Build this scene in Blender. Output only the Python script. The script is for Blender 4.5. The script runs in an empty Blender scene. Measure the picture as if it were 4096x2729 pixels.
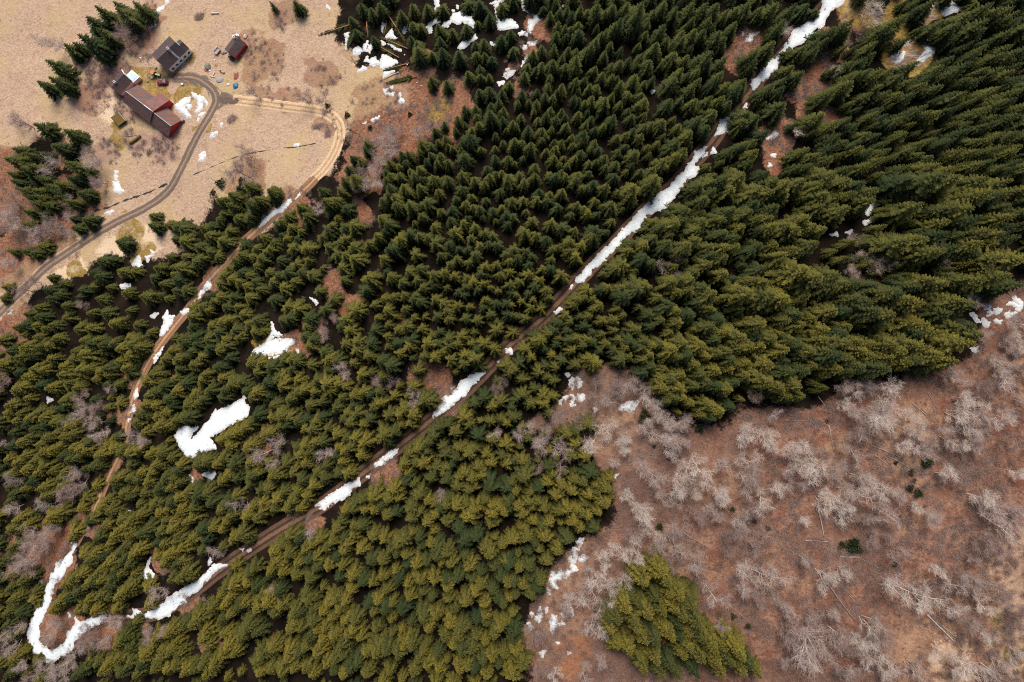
import bpy, math, random
import numpy as np
from mathutils import Vector, Matrix

SC = bpy.context.scene
COL = SC.collection
R = math.radians
random.seed(7)
RNG = np.random.default_rng(7)

# ------------------------------------------------------------------ camera
CAMZ = 212.0
cam_d = bpy.data.cameras.new('camera')
cam_d.sensor_width = 36.0
cam_d.lens = 24.0
cam_d.clip_start = 1.0
cam_d.clip_end = 6000.0
cam = bpy.data.objects.new('camera', cam_d)
cam.location = (0, 0, CAMZ)
cam.rotation_euler = (0, 0, 0)
COL.objects.link(cam)
SC.camera = cam
FPX = 4096 * 24.0 / 36.0
CX, CY = 2048.0, 1364.5

# ------------------------------------------------------------------ light
SUN_ELEV, SUN_AZ = 50.0, -6.0        # azimuth counted from picture-up (+Y), clockwise
world = bpy.data.worlds.new('World')
SC.world = world
world.use_nodes = True
wn = world.node_tree
wn.nodes.clear()
sky = wn.nodes.new('ShaderNodeTexSky')
sky.sky_type = 'NISHITA'
sky.sun_disc = False
sky.sun_elevation = R(SUN_ELEV)
sky.sun_rotation = R(SUN_AZ)
sky.air_density = 1.0
sky.dust_density = 3.0
sky.ozone_density = 1.0
bg = wn.nodes.new('ShaderNodeBackground')
bg.inputs['Strength'].default_value = 0.075
wo = wn.nodes.new('ShaderNodeOutputWorld')
wn.links.new(sky.outputs[0], bg.inputs[0])
wn.links.new(bg.outputs[0], wo.inputs[0])

sun_d = bpy.data.lights.new('sun', 'SUN')
sun_d.energy = 2.9
sun_d.angle = R(34)
sun_d.color = (1.0, 0.90, 0.77)
sun = bpy.data.objects.new('sun', sun_d)
_sd = Vector((math.sin(R(SUN_AZ)) * math.cos(R(SUN_ELEV)), math.cos(R(SUN_AZ)) * math.cos(R(SUN_ELEV)), math.sin(R(SUN_ELEV))))
sun.rotation_euler = _sd.to_track_quat('Z', 'Y').to_euler()
sun.location = (0, 0, 300)
COL.objects.link(sun)

SC.view_settings.view_transform = 'Standard'
SC.view_settings.look = 'None'
SC.view_settings.exposure = 0.75
SC.view_settings.gamma = 1.0
SC.render.engine = 'CYCLES'
SC.cycles.filter_width = 1.1
SC.cycles.use_denoising = False
SC.cycles.use_adaptive_sampling = False
SC.cycles.max_bounces = 5
SC.cycles.diffuse_bounces = 3
SC.cycles.transparent_max_bounces = 6

# ------------------------------------------------------------------ terrain
def _hash(ix, iy, s):
    h = (ix.astype(np.int64) * 374761393 + iy.astype(np.int64) * 668265263 + s * 1442695041) & 0xFFFFFFFF
    h = ((h ^ (h >> 13)) * 1274126177) & 0xFFFFFFFF
    return ((h ^ (h >> 16)) & 0xFFFF) / 65535.0

def vnoise(x, y, s=0):
    x = np.asarray(x, float); y = np.asarray(y, float)
    ix = np.floor(x); iy = np.floor(y)
    fx = x - ix; fy = y - iy
    fx = fx * fx * (3 - 2 * fx); fy = fy * fy * (3 - 2 * fy)
    a = _hash(ix, iy, s); b = _hash(ix + 1, iy, s); c = _hash(ix, iy + 1, s); d = _hash(ix + 1, iy + 1, s)
    return (a + (b - a) * fx) * (1 - fy) + (c + (d - c) * fx) * fy

def fbm(x, y, s=0, o=3):
    t = 0; a = .5; n = 0
    for k in range(o):
        t = t + a * vnoise(x * 2 ** k + 17 * k, y * 2 ** k - 9 * k, s + k); n += a; a *= .5
    return t / n

def terrain_fn(x, y):
    s = 0.28 * x - 0.23 * y
    s = np.where(s < -40, -40 + (s + 40) * 0.55, s)
    s = np.where(s > 110, 110 + (s - 110) * 0.2, s)
    s = np.where(s < -90, -90 + (s + 90) * 0.3, s)
    b = (fbm(x / 34, y / 34, 3, 2) - .5) * 3.0 + (fbm(x / 9, y / 9, 11, 2) - .5) * 0.9
    return s + b

def axis(lo, hi, step, far, grow=1.25):
    a = list(np.arange(lo, hi + 1e-6, step))
    st = step; v = hi
    while v < far:
        st *= grow; v += st; a.append(v)
    st = step; v = lo; pre = []
    while v > -far:
        st *= grow; v -= st; pre.append(v)
    return np.array(pre[::-1] + a)
GX = axis(-235, 235, 0.9, 2500)
GY = axis(-165, 165, 0.9, 2500)
_gx, _gy = np.meshgrid(GX, GY)
GZ = terrain_fn(_gx, _gy)

def T(x, y):
    """height of the ground sheet, read off its own grid"""
    x = np.asarray(x, float); y = np.asarray(y, float)
    i = np.clip(np.searchsorted(GX, x) - 1, 0, len(GX) - 2)
    j = np.clip(np.searchsorted(GY, y) - 1, 0, len(GY) - 2)
    u = (x - GX[i]) / (GX[i + 1] - GX[i]); v = (y - GY[j]) / (GY[j + 1] - GY[j])
    a = GZ[j, i]; b = GZ[j, i + 1]; c = GZ[j + 1, i]; d = GZ[j + 1, i + 1]
    # the quads are cut along a-d
    return np.where(u >= v, a + (b - a) * u + (d - b) * v, a + (d - c) * u + (c - a) * v)

def at(px, py, h=0.0):
    """where the view line through a photograph pixel meets the ground raised by h: returns x, y and ground z"""
    px = np.asarray(px, float); py = np.asarray(py, float)
    D = np.full(np.broadcast(px, py, h).shape, CAMZ)
    for _ in range(40):
        x = (px - CX) / FPX * D; y = (CY - py) / FPX * D
        D = 0.5 * D + 0.5 * (CAMZ - h - T(x, y))
    x = (px - CX) / FPX * D; y = (CY - py) / FPX * D
    return x, y, T(x, y)

def P(px, py, z):
    """a pixel on a level plane of height z"""
    return Vector(((px - CX) / FPX * (CAMZ - z), (CY - py) / FPX * (CAMZ - z), z))

def to_px(x, y, z):
    return CX + FPX * x / (CAMZ - z), CY - FPX * y / (CAMZ - z)

# ------------------------------------------------------------------ mesh helpers
class MB:
    def __init__(s):
        s.v = []; s.f = []; s.a = {}
    def add(s, vs, fs, **att):
        o = len(s.v)
        s.v.extend([tuple(q) for q in vs]); s.f.extend([tuple(i + o for i in q) for q in fs])
        for k, val in att.items():
            l = s.a.setdefault(k, [])
            l.extend([0.0] * (o - len(l)))
            l.extend(list(val) if hasattr(val, '__len__') else [val] * len(vs))
    def box(s, c, d, m=None, taper=1.0):
        x, y, z = d[0] / 2, d[1] / 2, d[2] / 2
        t = taper
        vs = [(-x, -y, -z), (x, -y, -z), (x, y, -z), (-x, y, -z), (-x * t, -y * t, z), (x * t, -y * t, z), (x * t, y * t, z), (-x * t, y * t, z)]
        M_ = m or Matrix.Identity(4)
        vs = [M_ @ (Vector(q) + Vector(c)) for q in vs]
        s.add(vs, [(0, 3, 2, 1), (4, 5, 6, 7), (0, 1, 5, 4), (1, 2, 6, 5), (2, 3, 7, 6), (3, 0, 4, 7)])
    def slab(s, poly, th):
        """polygon of 3-D points given a thickness downwards along its normal"""
        ps = [Vector(q) for q in poly]
        n = Vector((0, 0, 0))
        for i in range(len(ps)):
            n += ps[i].cross(ps[(i + 1) % len(ps)])
        n.normalize()
        if n.z < 0:
            ps.reverse(); n = -n
        lo = [q - n * th for q in ps]
        k = len(ps)
        s.add(ps + lo, [tuple(range(k)), tuple(range(2 * k - 1, k - 1, -1))] + [(i, k + i, k + (i + 1) % k, (i + 1) % k) for i in range(k)])
    def prism(s, pts2, z0, z1):
        k = len(pts2)
        a = sum(pts2[i][0] * pts2[(i + 1) % k][1] - pts2[(i + 1) % k][0] * pts2[i][1] for i in range(k))
        if a < 0: pts2 = pts2[::-1]
        s.add([(p[0], p[1], z0) for p in pts2] + [(p[0], p[1], z1) for p in pts2],
              [tuple(range(k - 1, -1, -1)), tuple(range(k, 2 * k))] + [(i, (i + 1) % k, k + (i + 1) % k, k + i) for i in range(k)])
    def tube(s, pts, rad, n=6, cap=True, **att):
        pts = [Vector(p) for p in pts]
        rad = rad if hasattr(rad, '__len__') else [rad] * len(pts)
        vs = []; fs = []
        for i, p in enumerate(pts):
            d = (pts[min(i + 1, len(pts) - 1)] - pts[max(i - 1, 0)])
            if d.length < 1e-9: d = Vector((0, 0, 1))
            d.normalize()
            u = d.cross(Vector((0, 0, 1)) if abs(d.z) < .9 else Vector((1, 0, 0))).normalized(); w = d.cross(u)
            for k in range(n):
                a = 2 * math.pi * k / n
                vs.append(p + (u * math.cos(a) + w * math.sin(a)) * rad[i])
        for i in range(len(pts) - 1):
            for k in range(n):
                fs.append((i * n + k, i * n + (k + 1) % n, (i + 1) * n + (k + 1) % n, (i + 1) * n + k))
        if cap:
            fs.append(tuple(range(n - 1, -1, -1))); fs.append(tuple((len(pts) - 1) * n + k for k in range(n)))
        s.add(vs, fs, **att)
    def mesh(s, name, mat=None, smooth=False):
        me = bpy.data.meshes.new(name)
        me.from_pydata(s.v, [], s.f)
        for k, l in s.a.items():
            l.extend([0.0] * (len(s.v) - len(l)))
            me.attributes.new(k, 'FLOAT', 'POINT').data.foreach_set('value', np.array(l, np.float32))
        if mat: me.materials.append(mat)
        if smooth:
            me.polygons.foreach_set('use_smooth', np.ones(len(me.polygons), bool))
        me.update()
        return me
    def build(s, name, mat=None, parent=None, smooth=False):
        o = bpy.data.objects.new(name, s.mesh(name, mat, smooth))
        COL.objects.link(o)
        if parent: o.parent = parent
        return o

def tag(o, label=None, cat=None, group=None, kind=None):
    if label: o['label'] = label
    if cat: o['category'] = cat
    if group: o['group'] = group
    if kind: o['kind'] = kind
    return o

def thing(name, label, cat, loc=(0, 0, 0), rz=0.0, group=None):
    o = bpy.data.objects.new(name, None)
    o.empty_display_size = .2
    o.location = loc; o.rotation_euler = (0, 0, rz)
    COL.objects.link(o)
    return tag(o, label, cat, group)

def grid_mesh(name, V, nx, ny, keep=None, mat=None):
    idx = np.arange(nx * ny).reshape(ny, nx)
    a = idx[:-1, :-1].ravel(); b = idx[:-1, 1:].ravel(); c = idx[1:, :-1].ravel(); d = idx[1:, 1:].ravel()
    tri = np.concatenate([np.stack([a, b, d], 1), np.stack([a, d, c], 1)])
    if keep is not None:
        tri = tri[keep[tri].any(1)]
        used = np.unique(tri)
        if len(used) == 0: return None, None
        rm = -np.ones(nx * ny, int); rm[used] = np.arange(len(used))
        tri = rm[tri]; V = V[used]
    else:
        used = None
    me = bpy.data.meshes.new(name)
    me.vertices.add(len(V)); me.vertices.foreach_set('co', V.astype(np.float32).ravel())
    me.loops.add(tri.size); me.loops.foreach_set('vertex_index', tri.astype(np.int32).ravel())
    me.polygons.add(len(tri))
    me.polygons.foreach_set('loop_start', np.arange(0, tri.size, 3, dtype=np.int32))
    me.polygons.foreach_set('loop_total', np.full(len(tri), 3, np.int32))
    me.polygons.foreach_set('use_smooth', np.ones(len(tri), bool))
    if mat: me.materials.append(mat)
    me.update(calc_edges=True)
    return me, used

def setattr_f(me, k, val):
    me.attributes.new(k, 'FLOAT', 'POINT').data.foreach_set('value', np.asarray(val, np.float32))

# ------------------------------------------------------------------ material helpers
class NT:
    def __init__(s, name, rough=0.9, spec=0.2):
        s.m = bpy.data.materials.new(name); s.m.use_nodes = True
        s.t = s.m.node_tree; s.t.nodes.clear()
        s.out = s.n('ShaderNodeOutputMaterial'); s.b = s.n('ShaderNodeBsdfPrincipled')
        s.t.links.new(s.b.outputs[0], s.out.inputs[0])
        s.b.inputs['Roughness'].default_value = rough
        s.b.inputs['Specular IOR Level'].default_value = spec
        s.tc = s.n('ShaderNodeTexCoord')
    def n(s, t, **k):
        q = s.t.nodes.new(t)
        for a, v in k.items(): setattr(q, a, v)
        return q
    def l(s, a, b): s.t.links.new(a, b)
    def put(s, sock, v):
        if isinstance(v, (int, float)): sock.default_value = v
        elif isinstance(v, (tuple, list)): sock.default_value = tuple(v) + ((1,) if len(v) == 3 and sock.type == 'RGBA' else ())
        else: s.l(v, sock)
    def noise(s, scale, detail=4, rough=.6, vec=None, dist=0.0, col=False):
        q = s.n('ShaderNodeTexNoise')
        q.inputs['Scale'].default_value = scale; q.inputs['Detail'].default_value = detail
        q.inputs['Roughness'].default_value = rough; q.inputs['Distortion'].default_value = dist
        s.l(vec or s.tc.outputs['Object'], q.inputs['Vector'])
        return q.outputs[1 if col else 0]
    def voro(s, scale, vec=None, feature='F1', out=0):
        q = s.n('ShaderNodeTexVoronoi'); q.feature = feature
        q.inputs['Scale'].default_value = scale
        s.l(vec or s.tc.outputs['Object'], q.inputs['Vector'])
        return q.outputs[out]
    def ramp(s, fac, lo, hi, a=0.0, b=1.0):
        q = s.n('ShaderNodeMapRange'); q.interpolation_type = 'SMOOTHSTEP'
        s.put(q.inputs[0], fac)
        q.inputs[1].default_value = lo; q.inputs[2].default_value = hi; q.inputs[3].default_value = a; q.inputs[4].default_value = b
        return q.outputs[0]
    def mix(s, fac, a, b, mode='MIX'):
        q = s.n('ShaderNodeMix'); q.data_type = 'RGBA'; q.blend_type = mode
        s.put(q.inputs[0], fac); s.put(q.inputs[6], a); s.put(q.inputs[7], b)
        return q.outputs[2]
    def math(s, op, a, b=0.0, clamp=False):
        q = s.n('ShaderNodeMath'); q.operation = op; q.use_clamp = clamp
        s.put(q.inputs[0], a); s.put(q.inputs[1], b)
        return q.outputs[0]
    def attr(s, name):
        q = s.n('ShaderNodeAttribute'); q.attribute_name = name
        return q.outputs['Fac']
    def mapv(s, scale=(1, 1, 1), rot=(0, 0, 0), src='Object'):
        q = s.n('ShaderNodeMapping'); q.inputs['Scale'].default_value = scale; q.inputs['Rotation'].default_value = rot
        s.l(s.tc.outputs[src], q.inputs['Vector'])
        return q.outputs[0]
    def bump(s, h, dist=.1, strength=1.0):
        q = s.n('ShaderNodeBump'); q.inputs['Distance'].default_value = dist; q.inputs['Strength'].default_value = strength
        s.l(h, q.inputs['Height']); s.l(q.outputs[0], s.b.inputs['Normal'])
    def col(s, c):
        s.put(s.b.inputs['Base Color'], c); return s
    def rand(s):
        return s.n('ShaderNodeObjectInfo').outputs['Random']

def plain(name, c, rough=.7, var=.25, scale=2.0, spec=.3, metal=0.0):
    t = NT(name, rough, spec)
    f = t.noise(scale, 5, .65)
    t.col(t.mix(f, tuple(q * (1 - var) for q in c), tuple(min(1, q * (1 + var)) for q in c)))
    t.b.inputs['Metallic'].default_value = metal
    return t.m

# ---- positions read off the photograph: (column,row) block -> "x,y,r;..." in that block's own units
SPR = {
(0,0,.4464):"1010,10,70;1190,10,70;850,50,75;1040,70,110;775,150,100;700,310,110;575,395,85;410,540,80;435,690,80;335,725,65;300,1110,85;575,1165,80;110,1330,60;40,1420,90;460,1300,80;310,1360,60;560,1450,80;180,1500,70;240,1480,60;860,250,70;650,380,60;500,640,60",
(1,0,.4464):"890,10,30;1110,10,60",
(2,0,.4464):"180,30,60;270,70,60;350,30,70;540,90,60;640,30,60;770,40,65;920,50,70;1150,30,80;1250,20,80;1340,120,70;1450,40,70;1230,190,45;640,200,60;720,220,60;870,220,60;1000,260,65;1130,220,65;630,320,55;680,370,70;690,430,90;890,330,60;910,430,75;820,470,60;1060,460,75;1210,370,50;1290,350,70;1220,470,60;1290,470,50;1360,510,60;1450,320,70;1530,270,60;1550,430,60;1250,580,50;1260,670,50;1330,660,40;1140,640,60;810,690,65;950,720,65;290,320,50;130,260,50;1240,800,60;1340,780,70;1450,800,60;1520,740,60;1110,950,50;1210,950,60;1220,1020,50;1350,920,60;1420,880,50;1340,990,90;1110,1020,40;1110,1090,40;1050,1040,50;930,1090,40;1030,1150,40;840,1150,50;870,1250,40;940,1220,50;1240,1100,60;1180,1150,60;1160,1210,90;1090,1260,50;1110,1350,40;1080,1320,40;1110,1390,90;720,1270,70;810,1300,50;700,1340,50;800,1370,50;890,1370,50;600,1360,60;540,1360,60;960,1290,45;1000,1310,45;860,1440,55;960,1430,60;760,1420,50;430,1440,60;520,1480,50;400,1530,60;700,1500,60;620,1520,50;580,1440,50;1390,1390,50;1510,1400,60;1320,1490,60;1090,1500,40;1450,1530,55;1390,1310,45;1540,1240,60;1550,1080,50;1490,1150,40;220,1270,50;210,1320,50;95,1400,50;170,1430,50;60,1500,60;120,1540,60",
(3,0,.4464):"450,90,60;520,50,60;560,100,60;440,190,50;500,220,50;550,240,50;620,200,60;420,280,60;510,300,50;620,270,75;650,300,40;790,40,90;930,40,80;1060,20,70;1190,20,110;1390,20,80;1500,60,60;1000,160,80;950,210,80;1060,130,60;1120,140,70;870,270,60;830,290,60;780,340,70;740,390,70;700,430,70;1390,220,75;1230,280,60;1420,330,65;1320,380,85;1560,270,60;1560,330,70;400,390,50;290,410,60;210,450,60;530,420,55;600,430,50;470,490,50;600,500,80;500,570,60;290,560,70;390,540,80;240,600,60;160,580,60;130,650,60;350,740,45;1260,540,85;1190,480,60;1480,470,75;1000,540,65;1080,510,50;920,560,50;840,650,55;930,660,50;970,680,60;1130,670,75;1000,730,65;1550,610,70;1490,700,80;600,700,70;680,690,50;720,750,50;790,760,50;470,750,60;430,800,40;620,790,40;580,850,45;620,870,50;740,860,60;680,900,50;930,830,50;1070,830,65;1170,790,50;1190,840,65;860,880,90;1000,910,50;1220,890,85;1450,890,80;1070,970,50;110,810,60;250,800,40;320,840,55;390,850,55;170,890,45;240,890,50;370,960,50;330,1000,55;470,970,45;420,1040,60;500,1020,50;620,1000,60;700,990,45;740,1040,45;690,1080,50;940,1030,75;1100,1030,65;1380,1080,80;1280,1100,60;1220,1120,60;1120,1150,60;1060,1180,60;970,1220,60;1190,1200,65;850,1110,50;770,1140,55;670,1170,75;650,1240,45;510,1110,65;100,1020,50;20,1060,50;60,1110,45;165,1130,70;290,1150,70;320,1200,40;40,1240,75;110,1260,50;190,1280,75;290,1240,45;330,1330,50;400,1250,45;470,1250,50;410,1310,60;400,1400,65;320,1350,50;570,1280,45;620,1290,40;770,1250,50;740,1310,40;800,1320,60;1050,1300,55;980,1340,50;640,1350,60;590,1400,60;490,1400,35;1000,1390,35;860,1390,60;1140,1350,85;1390,1430,100;1510,1260,70;1420,1290,50;1520,1380,70;780,1430,50;720,1450,60;870,1480,55;960,1450,70;450,1450,40;520,1460,45;230,1470,65;470,1520,50;620,1510,70;720,1530,55;240,1550,60;420,1555,50;120,1400,40;40,1450,40;1300,1500,70;970,1540,50;360,1560,50;1200,80,60;1300,90,60;700,90,60;640,40,60;860,90,60;220,30,60;300,60,55;360,100,50",
(4,0,.4464):"140,100,50;130,150,50;30,260,50;60,220,40;145,260,60;230,260,50;280,150,50;320,200,40;345,30,70;440,80,50;400,145,50;510,190,60;520,70,60;620,30,80;880,20,80;990,90,60;950,170,70;1150,40,80;1050,30,70;360,280,65;410,330,60;70,330,70;80,490,50;290,460,75;420,510,60;180,510,55;270,560,55;40,610,50;180,610,50;90,650,50;390,640,55;340,690,60;190,700,50;420,620,55;850,370,75;800,410,60;700,450,70;690,530,60;130,760,70;30,870,45;150,890,65;450,740,60;590,710,80;550,760,70;400,860,55;350,890,50;290,860,50;460,900,50;320,990,75;190,1050,70;260,1130,65;110,1180,65;30,1270,50;50,1330,60;110,1270,40;700,1040,90;620,1010,80;590,1080,80;800,1170,65;690,1250,60;620,1270,60;700,1340,70;650,1440,60;620,1520,60;480,1330,60;560,1300,60;940,920,95;840,760,70;930,780,60;780,810,60;960,690,60;1110,640,70;1020,590,60;1130,410,60;1000,460,65;1240,420,60;1330,340,60;1300,300,60;1250,350,60;1400,250,80;1480,210,70;1560,170,70;1540,240,60;1290,1020,90;1550,730,80;1480,760,80;1400,790,80;1560,660,60;1560,550,60;1540,1050,70;1430,1080,70;1550,1110,60;1440,1200,70;1510,1260,60;1390,1310,60;1270,1370,60;1160,1330,70;1110,1360,70;1190,1470,60;1100,1480,60;1370,1410,60;1390,1510,70;1560,1490,60;800,1540,70;1560,1560,50;1290,1530,50;330,1560,50;250,20,60;130,20,60;740,60,60;1230,90,50",
(5,0,.4464):"60,150,70;50,200,70;410,190,80;530,130,70;430,260,75;340,240,70;260,370,60;240,470,60;160,520,60;1480,60,90;1380,60,70;1090,120,80;1260,170,80;1180,200,70;1230,250,70;1000,200,70;860,180,70;1550,150,60;1490,250,60;1320,340,60;1250,400,60;1190,450,60;1470,400,65;1540,440,65;1540,90,60;950,500,60;1110,550,65;1240,530,55;1270,600,60;630,550,60;850,580,65;980,620,65;750,670,60;1480,630,75;1400,600,60;1230,680,60;1220,620,50;490,660,65;400,610,65;310,620,70;200,620,65;120,640,65;310,760,60;380,810,60;480,830,60;600,830,65;460,790,50;210,830,60;850,760,60;1060,820,70;990,820,60;1030,890,50;990,950,55;1360,780,70;1390,820,60;1440,890,80;1350,860,60;1560,680,70;1560,800,70;1540,1020,70;710,940,60;820,1000,75;750,990,60;590,980,60;550,960,50;270,1000,55;310,960,50;350,1020,50;390,1080,60;510,1040,60;90,1110,65;200,1190,65;290,1200,50;520,1190,70;370,1260,50;1130,1020,65;1110,1090,60;1090,1160,60;1270,960,70;1330,1030,60;1350,1080,60;1270,1110,65;960,1240,65;1340,1220,65;1380,1190,50;680,1270,55;610,1320,65;380,1330,55;330,1410,55;220,1340,60;130,1310,60;120,1260,45;210,1460,60;50,1500,60;60,1290,50;760,1400,80;680,1370,60;830,1470,80;950,1500,70;1060,1550,60;1180,1340,55;1520,1340,65;1410,1310,65;1320,1430,60;1230,1450,60;1490,1500,65;1420,1480,60;40,740,60;560,1480,60;1150,20,70;1300,20,70;1450,160,60;1400,480,60;1330,500,50;1100,700,60;1500,530,60;1560,560,60;1500,900,60;1540,1180,60;1500,1230,60;1200,1250,60;1050,1330,60;700,740,60;600,700,60;1560,1300,60;1560,1430,60",
(0,1,.4464):"60,20,60;220,20,60;300,60,60;90,90,60;130,160,60;290,180,60;400,130,60;480,110,60;590,60,60;310,230,50;270,280,50;200,360,55;480,230,55;560,270,60;690,200,70;740,440,80;620,430,50;640,510,60;200,480,60;340,680,70;270,740,60;60,720,50;190,730,50;370,680,60;1340,400,55;1330,490,65;1480,490,50;1540,620,50;1040,640,85;870,810,70;850,950,70;960,800,70;1050,900,65;800,920,60;1180,910,65;700,1080,50;800,1050,50;840,1000,40;420,960,50;520,1010,45;380,1070,70;410,1150,60;480,1110,60;680,1140,40;860,1150,65;1090,1100,65;1250,1130,85;1420,1120,50;1350,960,60;1380,870,70;1420,1020,60;1530,870,50;1480,770,50;1530,930,50;1540,1080,60;1480,1150,50;910,1280,75;980,1380,75;1200,1390,65;1320,1450,50;660,1430,65;760,1420,65;310,1310,65;210,1290,55;160,1400,60;110,1410,50;550,1220,55;560,1330,65;430,1390,60;370,1420,50;280,1390,60;300,1230,60;290,1500,60;180,1480,45;470,1500,60;440,1530,50;710,1530,60;830,1530,60;960,1540,60;1130,1510,65;1200,1520,50;1530,1510,50;150,1560,40;370,1550,50;10,1050,50;10,1150,60;380,300,60;450,180,55;200,220,50;350,400,50",
(1,1,.78125):"380,70,40;500,100,45;520,140,40;240,150,40;300,120,45;290,175,40;390,165,45;430,140,40;330,240,40;400,230,45;260,220,40;240,250,35;200,290,40;150,290,40;180,330,42;290,310,40;250,360,45;300,360,40;130,390,45;240,440,45;190,420,35;120,470,50;150,450,40;60,440,40;20,290,45;50,295,45;50,365,48;30,500,50;20,560,45;70,610,55;760,90,30;860,100,40;880,40,40;780,150,50;840,150,45;690,230,50;650,180,40;560,260,45;590,230,45;540,280,40;610,290,40;660,310,30;560,330,35;590,350,40;640,350,30;520,370,40;470,340,35;450,340,30;380,380,42;430,400,38;350,430,40;320,460,40;410,440,35;450,450,45;430,490,35;390,540,35;350,520,42;340,570,40;380,590,40;420,570,40;260,540,50;240,580,45;300,560,45;290,500,35;510,570,40;570,600,50;440,610,35;520,660,45;390,650,45;590,520,50;550,460,35;500,400,40;620,400,45;690,400,50;660,520,45;710,530,40;640,480,40;700,460,35;730,550,35;750,620,40;830,660,45;790,710,45;640,710,50;600,760,50;560,770,40;700,760,50;690,800,40;680,850,50;720,870,45;590,700,40;800,300,50;770,340,45;850,240,35;820,280,40;870,300,45;800,390,50;860,370,45;850,430,50;870,500,45;760,320,45;880,200,40;870,800,50;890,760,50;880,560,40;310,650,45;240,650,50;270,700,45;210,670,40;180,650,40;150,700,40;120,700,45;90,750,45;100,800,40;180,720,35;200,800,40;250,780,45;230,830,45;290,770,40;320,820,45;360,740,40;390,790,40;430,770,50;420,830,45;340,860,40;270,870,45;180,870,45;110,860,45;40,870,45;430,850,40;330,700,35;470,820,40;480,420,35;540,540,40;490,520,35;620,570,40",
(2,1,.78125):"230,40,40;250,20,40;60,30,55;300,20,35;375,15,40;415,40,35;475,35,42;550,40,40;620,15,40;685,40,40;740,60,35;765,20,35;860,30,50;800,10,30;245,75,40;320,80,40;340,100,35;270,130,45;280,170,50;240,120,40;210,150,40;350,170,50;440,160,55;400,80,40;410,230,35;625,90,38;670,130,35;640,160,35;570,190,38;710,190,35;745,145,30;780,200,35;820,100,35;830,185,30;850,220,40;880,150,45;860,270,35;560,245,38;650,240,30;630,265,35;690,285,35;740,320,42;580,310,48;475,285,35;670,340,35;780,330,35;20,190,45;30,175,40;60,280,60;15,290,50;20,350,45;60,390,50;60,450,55;20,430,45;140,370,40;200,240,45;230,270,50;180,330,40;220,310,35;300,350,50;270,400,50;240,400,45;210,450,45;280,420,45;350,320,45;400,330,40;380,430,40;480,370,50;555,375,38;510,430,35;550,430,30;605,400,32;595,450,38;715,380,35;760,370,35;800,380,40;850,430,35;690,430,42;660,470,40;740,490,35;800,480,35;870,460,38;885,400,35;560,480,35;580,540,42;530,520,40;470,530,45;400,500,35;390,560,40;345,520,38;310,570,40;250,540,42;230,520,35;140,550,60;130,610,50;480,590,35;420,600,40;385,640,32;320,635,32;260,650,40;210,660,32;170,690,35;230,720,42;325,710,35;400,670,42;370,660,35;480,660,40;520,680,42;490,750,42;540,720,45;600,690,38;550,760,35;640,600,30;600,620,30;630,640,30;700,610,35;680,570,45;650,550,35;720,530,40;730,580,35;770,600,25;740,660,32;735,700,35;770,740,40;800,680,35;855,680,38;820,530,35;870,520,40;870,580,40;880,630,35;860,740,40;700,770,40;640,760,40;690,830,32;620,850,45;800,820,45;740,880,40;880,820,40;800,780,30;70,720,60;40,820,60;170,820,40;240,790,35;330,800,45;290,820,35;410,810,35;230,850,30;360,870,45;470,850,35;500,830,35;550,870,40;450,880,35;150,880,40;80,880,50;500,100,35;590,140,30;510,200,30;680,180,30;440,340,35;650,400,35",
(3,1,.78125):"15,25,40;75,50,40;130,20,40;240,25,40;50,20,35;350,15,40;410,10,35;500,75,45;430,60,38;370,90,35;270,100,40;250,180,38;290,20,30;400,80,35;150,100,35;205,115,30;70,145,38;20,150,45;140,145,40;190,150,38;110,40,30;440,150,40;525,170,55;340,40,40;540,25,45;640,80,65;750,40,65;630,120,60;405,215,38;455,220,30;320,225,35;530,255,35;350,170,35;380,190,35;215,260,42;265,290,45;335,300,35;440,300,55;430,330,50;115,255,40;75,310,50;135,325,38;190,345,40;15,230,38;5,280,30;220,400,40;310,360,45;310,410,40;340,440,48;250,390,30;370,380,45;80,410,40;40,440,40;110,435,35;100,480,40;20,400,40;215,450,32;210,500,38;170,500,32;100,530,40;265,530,45;130,590,42;50,570,35;160,560,35;95,630,32;30,635,30;190,610,40;120,660,32;60,670,30;160,710,50;110,700,35;80,760,40;200,650,35;20,520,35;10,580,35;5,690,30;15,740,30;20,830,42;35,750,25;740,260,45;700,300,40;790,280,55;860,270,55;830,330,50;880,220,40;750,340,50;820,370,65;700,380,60;640,370,50;620,410,50;700,440,60;740,470,45;580,480,60;550,500,60;520,500,50;660,610,75;700,590,60;600,640,60;580,600,50;400,610,50;470,610,42;510,600,40;350,660,45;390,650,40;430,660,38;340,690,40;470,690,40;430,710,30;290,740,38;410,750,35;310,780,35;480,770,42;390,800,42;250,780,38;200,840,45;240,820,40;300,820,35;540,770,38;590,740,35;560,710,35;720,740,48;770,650,45;830,690,60;870,720,40;800,680,40;870,620,50;850,570,50;890,560,40;790,770,40;660,820,45;870,780,42;830,830,32;620,880,45;560,870,40;480,840,35;430,830,30;540,820,35;700,880,45;780,870,38;850,880,45;410,870,35;350,860,35;740,800,35;160,870,50;130,850,40;310,870,40;360,750,30;250,860,35",
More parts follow.
